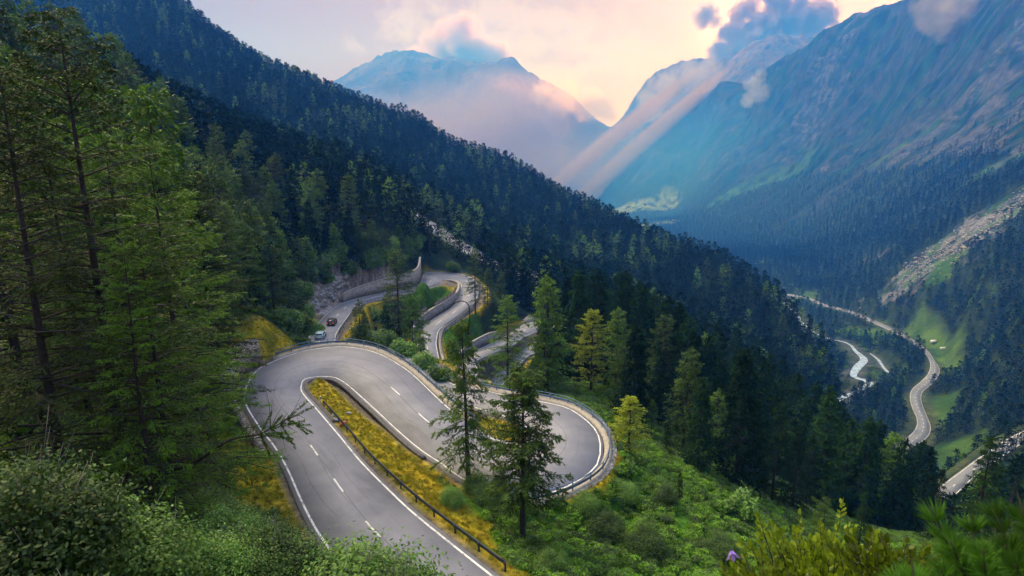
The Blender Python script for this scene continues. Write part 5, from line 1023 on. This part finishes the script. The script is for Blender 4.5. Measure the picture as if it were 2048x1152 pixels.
def f_d(x, y): return (grid_at(m_dry, x, y) > 0.6) & (grid_at(RM_ROAD, x, y) > 0.9)
Pd = fillpts(60000, -60, 25, 22, 130, f_d); Pd = Pd[:14000]; scatter_object('dry_grass', Pd, rgH.uniform(0.6, 1.6, len(Pd)), rgH.integers(0, 2, len(Pd)), [tuft(1), tuft(2)])
rb = []
for px, py, n, sp in ((1600,600,60,14),(1650,690,40,12),(1740,690,60,14),(1760,750,60,14),(1640,780,30,10),(1700,740,20,8),(1560,590,40,14),(1690,670,20,10)):
    c = hit(px, py, 400)
    for _ in range(n):
        q = c[:2] + rgH.normal(0, sp, 2)
        if grid_at(m_river, q[0], q[1]) < 0.5 and grid_at(RM_ROAD, q[0], q[1]) > 4: rb.append((q[0], q[1], float(ground(*q))))
scatter_object('valley_bushes', np.array(rb), rgH.uniform(0.5, 1.3, len(rb)), np.zeros(len(rb)), [P_['farbush']])

# ------------------------------------------------------------------ close foreground at the lower right
def rosettes(c, n, r, leaf, mat, sprays=150):
    rg = np.random.default_rng(70); P = []; Dv = []; sb = MB()
    for k in range(sprays):
        q = rg.normal(0, 1, 3) * r; q[2] = abs(q[2]) * 0.9 + 0.02; top = q
        sb.tube([(q[0] * .5, q[1] * .5, -0.25), (q[0] * .8, q[1] * .8, q[2] * .4), tuple(top)], [.004, .003, .002], 4); d0 = q / np.linalg.norm(q) + np.array([0, 0, 1.0]); d0 /= np.linalg.norm(d0)
        for j in range(n):
            s = j / n; a = j * 2.4; side = np.cross(d0, (math.cos(a), math.sin(a), .2)); side /= np.linalg.norm(side); P.append(top - d0 * 0.11 * (1 - s)); Dv.append(side * (1.05 - .75 * s) + d0 * (.45 + .8 * s))
    P = np.array(P); Dv = np.array(Dv); Dv /= np.linalg.norm(Dv, axis=1)[:, None]; n_l = len(P); sd = np.cross(Dv, rg.normal(size=Dv.shape)); sd /= np.linalg.norm(sd, axis=1)[:, None]; up = np.cross(sd, Dv); L_ = leaf * rg.uniform(.6, 1.25, n_l)[:, None]; W_ = L_ * .27
    V = np.stack([P, P + Dv * L_ * .35 + sd * W_ + up * L_ * .05, P + Dv * L_ * .75 + sd * W_ * .9 + up * L_ * .03, P + Dv * L_ * 1.05 - up * L_ * .06, P + Dv * L_ * .75 - sd * W_ * .9 + up * L_ * .03, P + Dv * L_ * .35 - sd * W_ + up * L_ * .05], 1).reshape(-1, 3)
    return mesh_from('leaves', V, np.arange(len(V)), 6, False, mat), sb.mesh('stems', M['bark'])
def shrub(px, py, D, r, lb, sprays):
    c = PD(px, py, D); g = float(ground(c[0], c[1])); root = empty('shrub', c); tag(root, lb, 'shrub', 'leafy shrubs on the ledge at the bottom right'); a, b = rosettes(c, 11, r, 0.040, M['shrub'], sprays); link('leaves', a, root); link('stems', b, root)
    sb = MB(); sb.tube([(0, 0, -0.2), (0.05, 0.02, g - c[2] - 0.1)], [.012, .018], 5); sb.build('stem', M['twig'], root); return root
shrub(1660, 1185, 3.4, (0.21, 0.20, 0.13), 'yellow green shrub with upright leaf rosettes at the bottom right, the largest one', 330)
shrub(1560, 1210, 3.1, (0.13, 0.13, 0.08), 'low yellow green shrub at the left foot of the largest shrub', 150)
shrub(1790, 1165, 3.2, (0.12, 0.13, 0.07), 'low shrub between the largest shrub and the pine twigs', 130)
def pine(base, tips, lb):
    root = empty('pine', base); tag(root, lb, 'pine branch', 'pine branches at the lower right corner'); sb = MB(); P = []; Dv = []; rg = np.random.default_rng(80)
    for tp in tips:
        t = np.array(tp) - base; m_ = t * .5 + np.array([0, 0, -.05]); path = catmull([np.zeros(3), m_, t], .02); sb.tube(path, list(np.linspace(.006, .0015, len(path))), 5); n = len(path)
        for k in range(560):
            s = .25 + .75 * rg.random() ** .8; i = min(n - 2, int(s * (n - 1))); d = path[i+1] - path[i]; d = d / np.linalg.norm(d); r_ = rg.normal(size=3); r_ -= d * (r_ @ d); r_ /= np.linalg.norm(r_); P.append(path[i] + r_ * .004); Dv.append(d * rg.uniform(.55, 1.1) + r_ * rg.uniform(.35, .9))
    P = np.array(P); V = diamonds(P, np.array(Dv), rg.uniform(.045, .07, len(P)), .0014, rg); link('needles', mesh_from('needles', V, np.arange(len(V)), 4, False, M['pine']), root); sb.build('branches', M['bark'], root)
    g = float(ground(base[0], base[1])); s2 = MB(); s2.tube([(0, 0, 0), (.05, .08, g - base[2] - .1)], [.012, .02], 6); s2.build('stem', M['bark'], root)
pine(PD(2010, 1230, 1.9), [PD(1862, 1015, 1.85), PD(1900, 1080, 1.8), PD(1940, 1030, 2.0), PD(1965, 1100, 1.75), PD(1880, 1140, 1.75), PD(1990, 1055, 1.95)], 'dark green pine branch with long needles in the right corner, the nearer left one')
pine(PD(2120, 1180, 2.0), [PD(2035, 985, 2.0), PD(2060, 1040, 1.9), PD(2010, 1090, 1.85), PD(2030, 1130, 1.7), PD(2080, 960, 2.1), PD(1985, 1015, 2.1), PD(2045, 1075, 1.95)], 'pine branch with long needles cut by the right edge of the picture')
pine(PD(1880, 1260, 1.7), [PD(1822, 1120, 1.7), PD(1850, 1165, 1.65), PD(1905, 1150, 1.65), PD(1790, 1150, 1.75)], 'low pine twig at the bottom edge left of the larger pine branches')
M['petal'] = leafmat('violet_petals', (0.22, 0.12, 0.75), (0.34, 0.20, 0.90), 0.4)
fc = PD(1463, 1101, 1.9); g = float(ground(fc[0], fc[1])); root = empty('bellflower', fc); tag(root, 'single violet bellflower at the bottom edge, left of the leafy shrub', 'flower')
V = []; Fq = []
for k in range(5):
    a = k * 1.2566; c_, s_ = math.cos(a), math.sin(a); b = len(V); o_ = lambda r, da, z: (r * math.cos(a + da), r * math.sin(a + da), z)
    V += [o_(.003, 0, 0), o_(.009, -.5, -.010), o_(.009, .5, -.010), o_(.016, -.42, -.020), o_(.016, .42, -.020), o_(.026, 0, -.027)]; Fq += [(b, b+1, b+2), (b+1, b+3, b+4, b+2), (b+3, b+5, b+4)]
mb = MB(); mb.add([(x_, z_ * .7 + y_ * .4, -y_ * .9 + z_ * .6) for x_, y_, z_ in V], Fq); mb.build('petals', M['petal'], root); mb = MB(); mb.tube([(0, 0, 0), (.01, .012, .012), (.02, .02, 0), (.03, .03, g - fc[2] - .05)], .0013, 4); mb.build('stalk', M['herb'], root)

# ------------------------------------------------------------------ clouds
def cloud(name, seed, lumps, D, nscale, dens, colr, aniso, label, rag=1.0, step=0.3):
    """lumps: (px, py, radius px[, flatness]) read as directions near distance D; one body of air whose cloud density is thick in the lumps and frayed by noise at their rims"""
    c0 = PD(lumps[0][0], lumps[0][1], D); cs = [(PD(l[0], l[1], D) - c0, l[2] / F * D) for l in lumps]
    lo = np.min([c - r * 1.15 for c, r in cs], 0); hi = np.max([c + r * 1.15 for c, r in cs], 0)
    m = bpy.data.materials.new(name); m.use_nodes = True; nt = m.node_tree; N = nt.nodes; L = nt.links; N.clear(); out = N.new('ShaderNodeOutputMaterial'); pv = N.new('ShaderNodeVolumePrincipled'); L.new(pv.outputs[0], out.inputs['Volume'])
    pv.inputs['Color'].default_value = (*colr, 1); pv.inputs['Anisotropy'].default_value = aniso; m.cycles.volume_step_rate = step
    tc = N.new('ShaderNodeTexCoord'); P = tc.outputs['Object']; acc = None
    for c, r in cs:
        d = N.new('ShaderNodeVectorMath'); d.operation = 'DISTANCE'; L.new(P, d.inputs[0]); d.inputs[1].default_value = tuple(c)
        q = N.new('ShaderNodeMath'); q.operation = 'MULTIPLY_ADD'; L.new(d.outputs['Value'], q.inputs[0]); q.inputs[1].default_value = -1 / r; q.inputs[2].default_value = 1.0; v = q.outputs[0]
        if acc is not None:
            mx = N.new('ShaderNodeMath'); mx.operation = 'SMOOTH_MAX'; L.new(acc, mx.inputs[0]); L.new(v, mx.inputs[1]); mx.inputs[2].default_value = 0.15; v = mx.outputs[0]
        acc = v
    nz = N.new('ShaderNodeTexNoise'); L.new(P, nz.inputs['Vector']); nz.inputs['Scale'].default_value = nscale; nz.inputs['Detail'].default_value = 6; nz.inputs['Roughness'].default_value = 0.62; nz.inputs['Distortion'].default_value = 0.4
    ad = N.new('ShaderNodeMath'); ad.operation = 'MULTIPLY_ADD'; L.new(nz.outputs[0], ad.inputs[0]); ad.inputs[1].default_value = 3.4 * rag; L.new(acc, ad.inputs[2])
    mr = N.new('ShaderNodeMapRange'); mr.inputs[1].default_value = 1.7 * rag + 0.02; mr.inputs[2].default_value = 1.7 * rag + 0.60; mr.inputs[3].default_value = 0; mr.inputs[4].default_value = dens; L.new(ad.outputs[0], mr.inputs[0])
    g = N.new('ShaderNodeMath'); g.operation = 'MULTIPLY'; cl = N.new('ShaderNodeMapRange'); cl.inputs[1].default_value = -0.1; cl.inputs[2].default_value = 0.15; L.new(acc, cl.inputs[0]); L.new(mr.outputs[0], g.inputs[0]); L.new(cl.outputs[0], g.inputs[1]); L.new(g.outputs[0], pv.inputs['Density'])
    mb = MB(); mb.box((lo + hi) / 2, hi - lo); o = mb.build(name, m, loc=c0); tag(o, label, 'cloud'); return o
cloud('cloud', 1, [(1525,62,50),(1470,88,40),(1590,42,48),(1640,38,36),(1560,5,44),(1430,116,24),(1615,84,24),(1490,30,30),(1395,128,14)], 12500, 0.0034, 0.020, (0.66, 0.47, 0.40), 0.35, 'dark ragged cloud with glowing edges in front of the sun', 1.25)
cloud('cloud', 2, [(1412,30,26),(1430,42,16)], 12500, 0.004, 0.012, (0.6, 0.56, 0.62), 0.5, 'small dark cloud left of the large dark one', 0.8)
cloud('cloud', 3, [(905,118,70),(850,145,52),(965,128,60),(925,72,44),(1010,145,40),(820,162,28)], 12500, 0.0032, 0.010, (1.0, 0.74, 0.58), 0.3, 'brownish cumulus cloud with a bright top behind the middle mountain')
cloud('cloud', 6, [(1130,198,46),(1175,212,38),(1090,180,34),(1215,222,26)], 5150, 0.005, 0.006, (0.95, 0.86, 0.82), 0.5, 'grey pink cloud clinging to the right shoulder of the middle mountain')
cloud('cloud', 7, [(1508,165,20),(1518,186,22),(1498,200,16),(1520,148,12)], 3450, 0.016, 0.008, (0.97, 0.93, 0.92), 0.4, 'small white wisp of cloud on the ridge below the dark cloud', 1.1)
cloud('cloud', 8, [(1900,12,42),(1865,38,26),(1935,34,28),(1900,66,22),(1850,12,24)], 2700, 0.012, 0.006, (1.0, 0.84, 0.72), 0.5, 'orange tinted wisp of cloud against the mountain at the upper right', 1.2)
cloud('cloud', 9, [(1335,170,40),(1380,150,40),(1300,208,34),(1420,135,28)], 5250, 0.006, 0.005, (0.95, 0.86, 0.82), 0.5, 'grey cloud over the far peaks between the middle mountain and the right ridge')
def mist(name, c, axes, dens, colr, aniso=0.3):
    blue = colr[2] > colr[0]
    m = bpy.data.materials.new(name); m.use_nodes = True; nt = m.node_tree; nt.nodes.clear(); out = nt.nodes.new('ShaderNodeOutputMaterial'); pv = nt.nodes.new('ShaderNodeVolumePrincipled'); nt.links.new(pv.outputs[0], out.inputs['Volume'])
    pv.inputs['Color'].default_value = (*colr, 1); pv.inputs['Density'].default_value = dens; pv.inputs['Anisotropy'].default_value = aniso
    if blue: pv.inputs['Absorption Color'].default_value = (1, 1, 1, 1)
    tc = nt.nodes.new('ShaderNodeTexCoord'); ln = nt.nodes.new('ShaderNodeVectorMath'); ln.operation = 'LENGTH'; nt.links.new(tc.outputs['Object'], ln.inputs[0]); mr = nt.nodes.new('ShaderNodeMapRange'); mr.interpolation_type = 'SMOOTHSTEP'
    mr.inputs[1].default_value = 1.0; mr.inputs[2].default_value = 0.0; mr.inputs[3].default_value = 0.0; mr.inputs[4].default_value = dens * 2.2; nt.links.new(ln.outputs['Value'], mr.inputs[0]); nt.links.new(mr.outputs[0], pv.inputs['Density'])
    import bmesh
    bm = bmesh.new(); bmesh.ops.create_icosphere(bm, subdivisions=3, radius=1.02); me_ = bpy.data.meshes.new(name); bm.to_mesh(me_); bm.free(); me_.materials.append(m)
    A = np.array(axes, float); o = link(name, me_); mw = Matrix.Identity(4)
    for q in range(3):
        for r_ in range(3): mw[r_][q] = A[q][r_]
        mw[q][3] = float(c[q])
    o.matrix_world = mw; o['kind'] = 'stuff'; return o
mist('valley_mist', PD(1060, 385, 4500), [(1900, 0, 0), (0, 700, 0), (0, 0, 600)], 0.0010, (1.0, 0.78, 0.68), 0.55)
mist('valley_mist', PD(830, 290, 4700), [(1300, 0, 0), (0, 500, 0), (0, 0, 520)], 0.0009, (1.0, 0.76, 0.66), 0.55)
mist('valley_mist', PD(1010, 215, 4750), [(1000, 0, 0), (0, 400, 0), (0, 0, 380)], 0.0008, (1.0, 0.76, 0.66), 0.55)
def shaft(a, b, wd, dp, dens, colr):  # sunbeam imitated by a thin mist body, its light put into colour and shape
    A_ = np.array(a); B_ = np.array(b); ax = (A_ - B_) / 2; u = ax / np.linalg.norm(ax); side = np.cross(u, A_ / np.linalg.norm(A_)); side /= np.linalg.norm(side); fw = np.cross(side, u)
    return mist('sunbeam_mist', (A_ + B_) / 2, [side * wd, fw * dp, ax], dens, colr, 0.75)
mist('valley_mist', PD(1370, 330, 3300), [(900, 500, 0), (-400, 800, 0), (0, 0, 480)], 0.0006, (0.06, 0.30, 1.0), 0.3)  # extra blue air imitating the luminous sunlit haze over the valley centre
shaft(PD(1475, 122, 4200), PD(1095, 455, 4000), 72, 330, 0.0240, (1.0, 0.78, 0.52))
shaft(PD(1420, 118, 4350), PD(1020, 440, 4150), 75, 300, 0.0065, (1.0, 0.76, 0.54))

# ------------------------------------------------------------------ the air of the valley
hm = bpy.data.materials.new('haze'); hm.use_nodes = True; hn = hm.node_tree; hn.nodes.clear()
ho = hn.nodes.new('ShaderNodeOutputMaterial'); pv = hn.nodes.new('ShaderNodeVolumePrincipled'); hn.links.new(pv.outputs[0], ho.inputs['Volume'])
pv.inputs['Color'].default_value = (0.04, 0.26, 1.0, 1); pv.inputs['Density'].default_value = 3.0e-4; pv.inputs['Absorption Color'].default_value = (1, 1, 1, 1); pv.inputs['Anisotropy'].default_value = 0.2
hb = MB(); hb.box((0, 3300, 430), (14400, 8000, 1560))
ho_ = link('haze', hb.mesh('haze', hm)); ho_['kind'] = 'stuff'
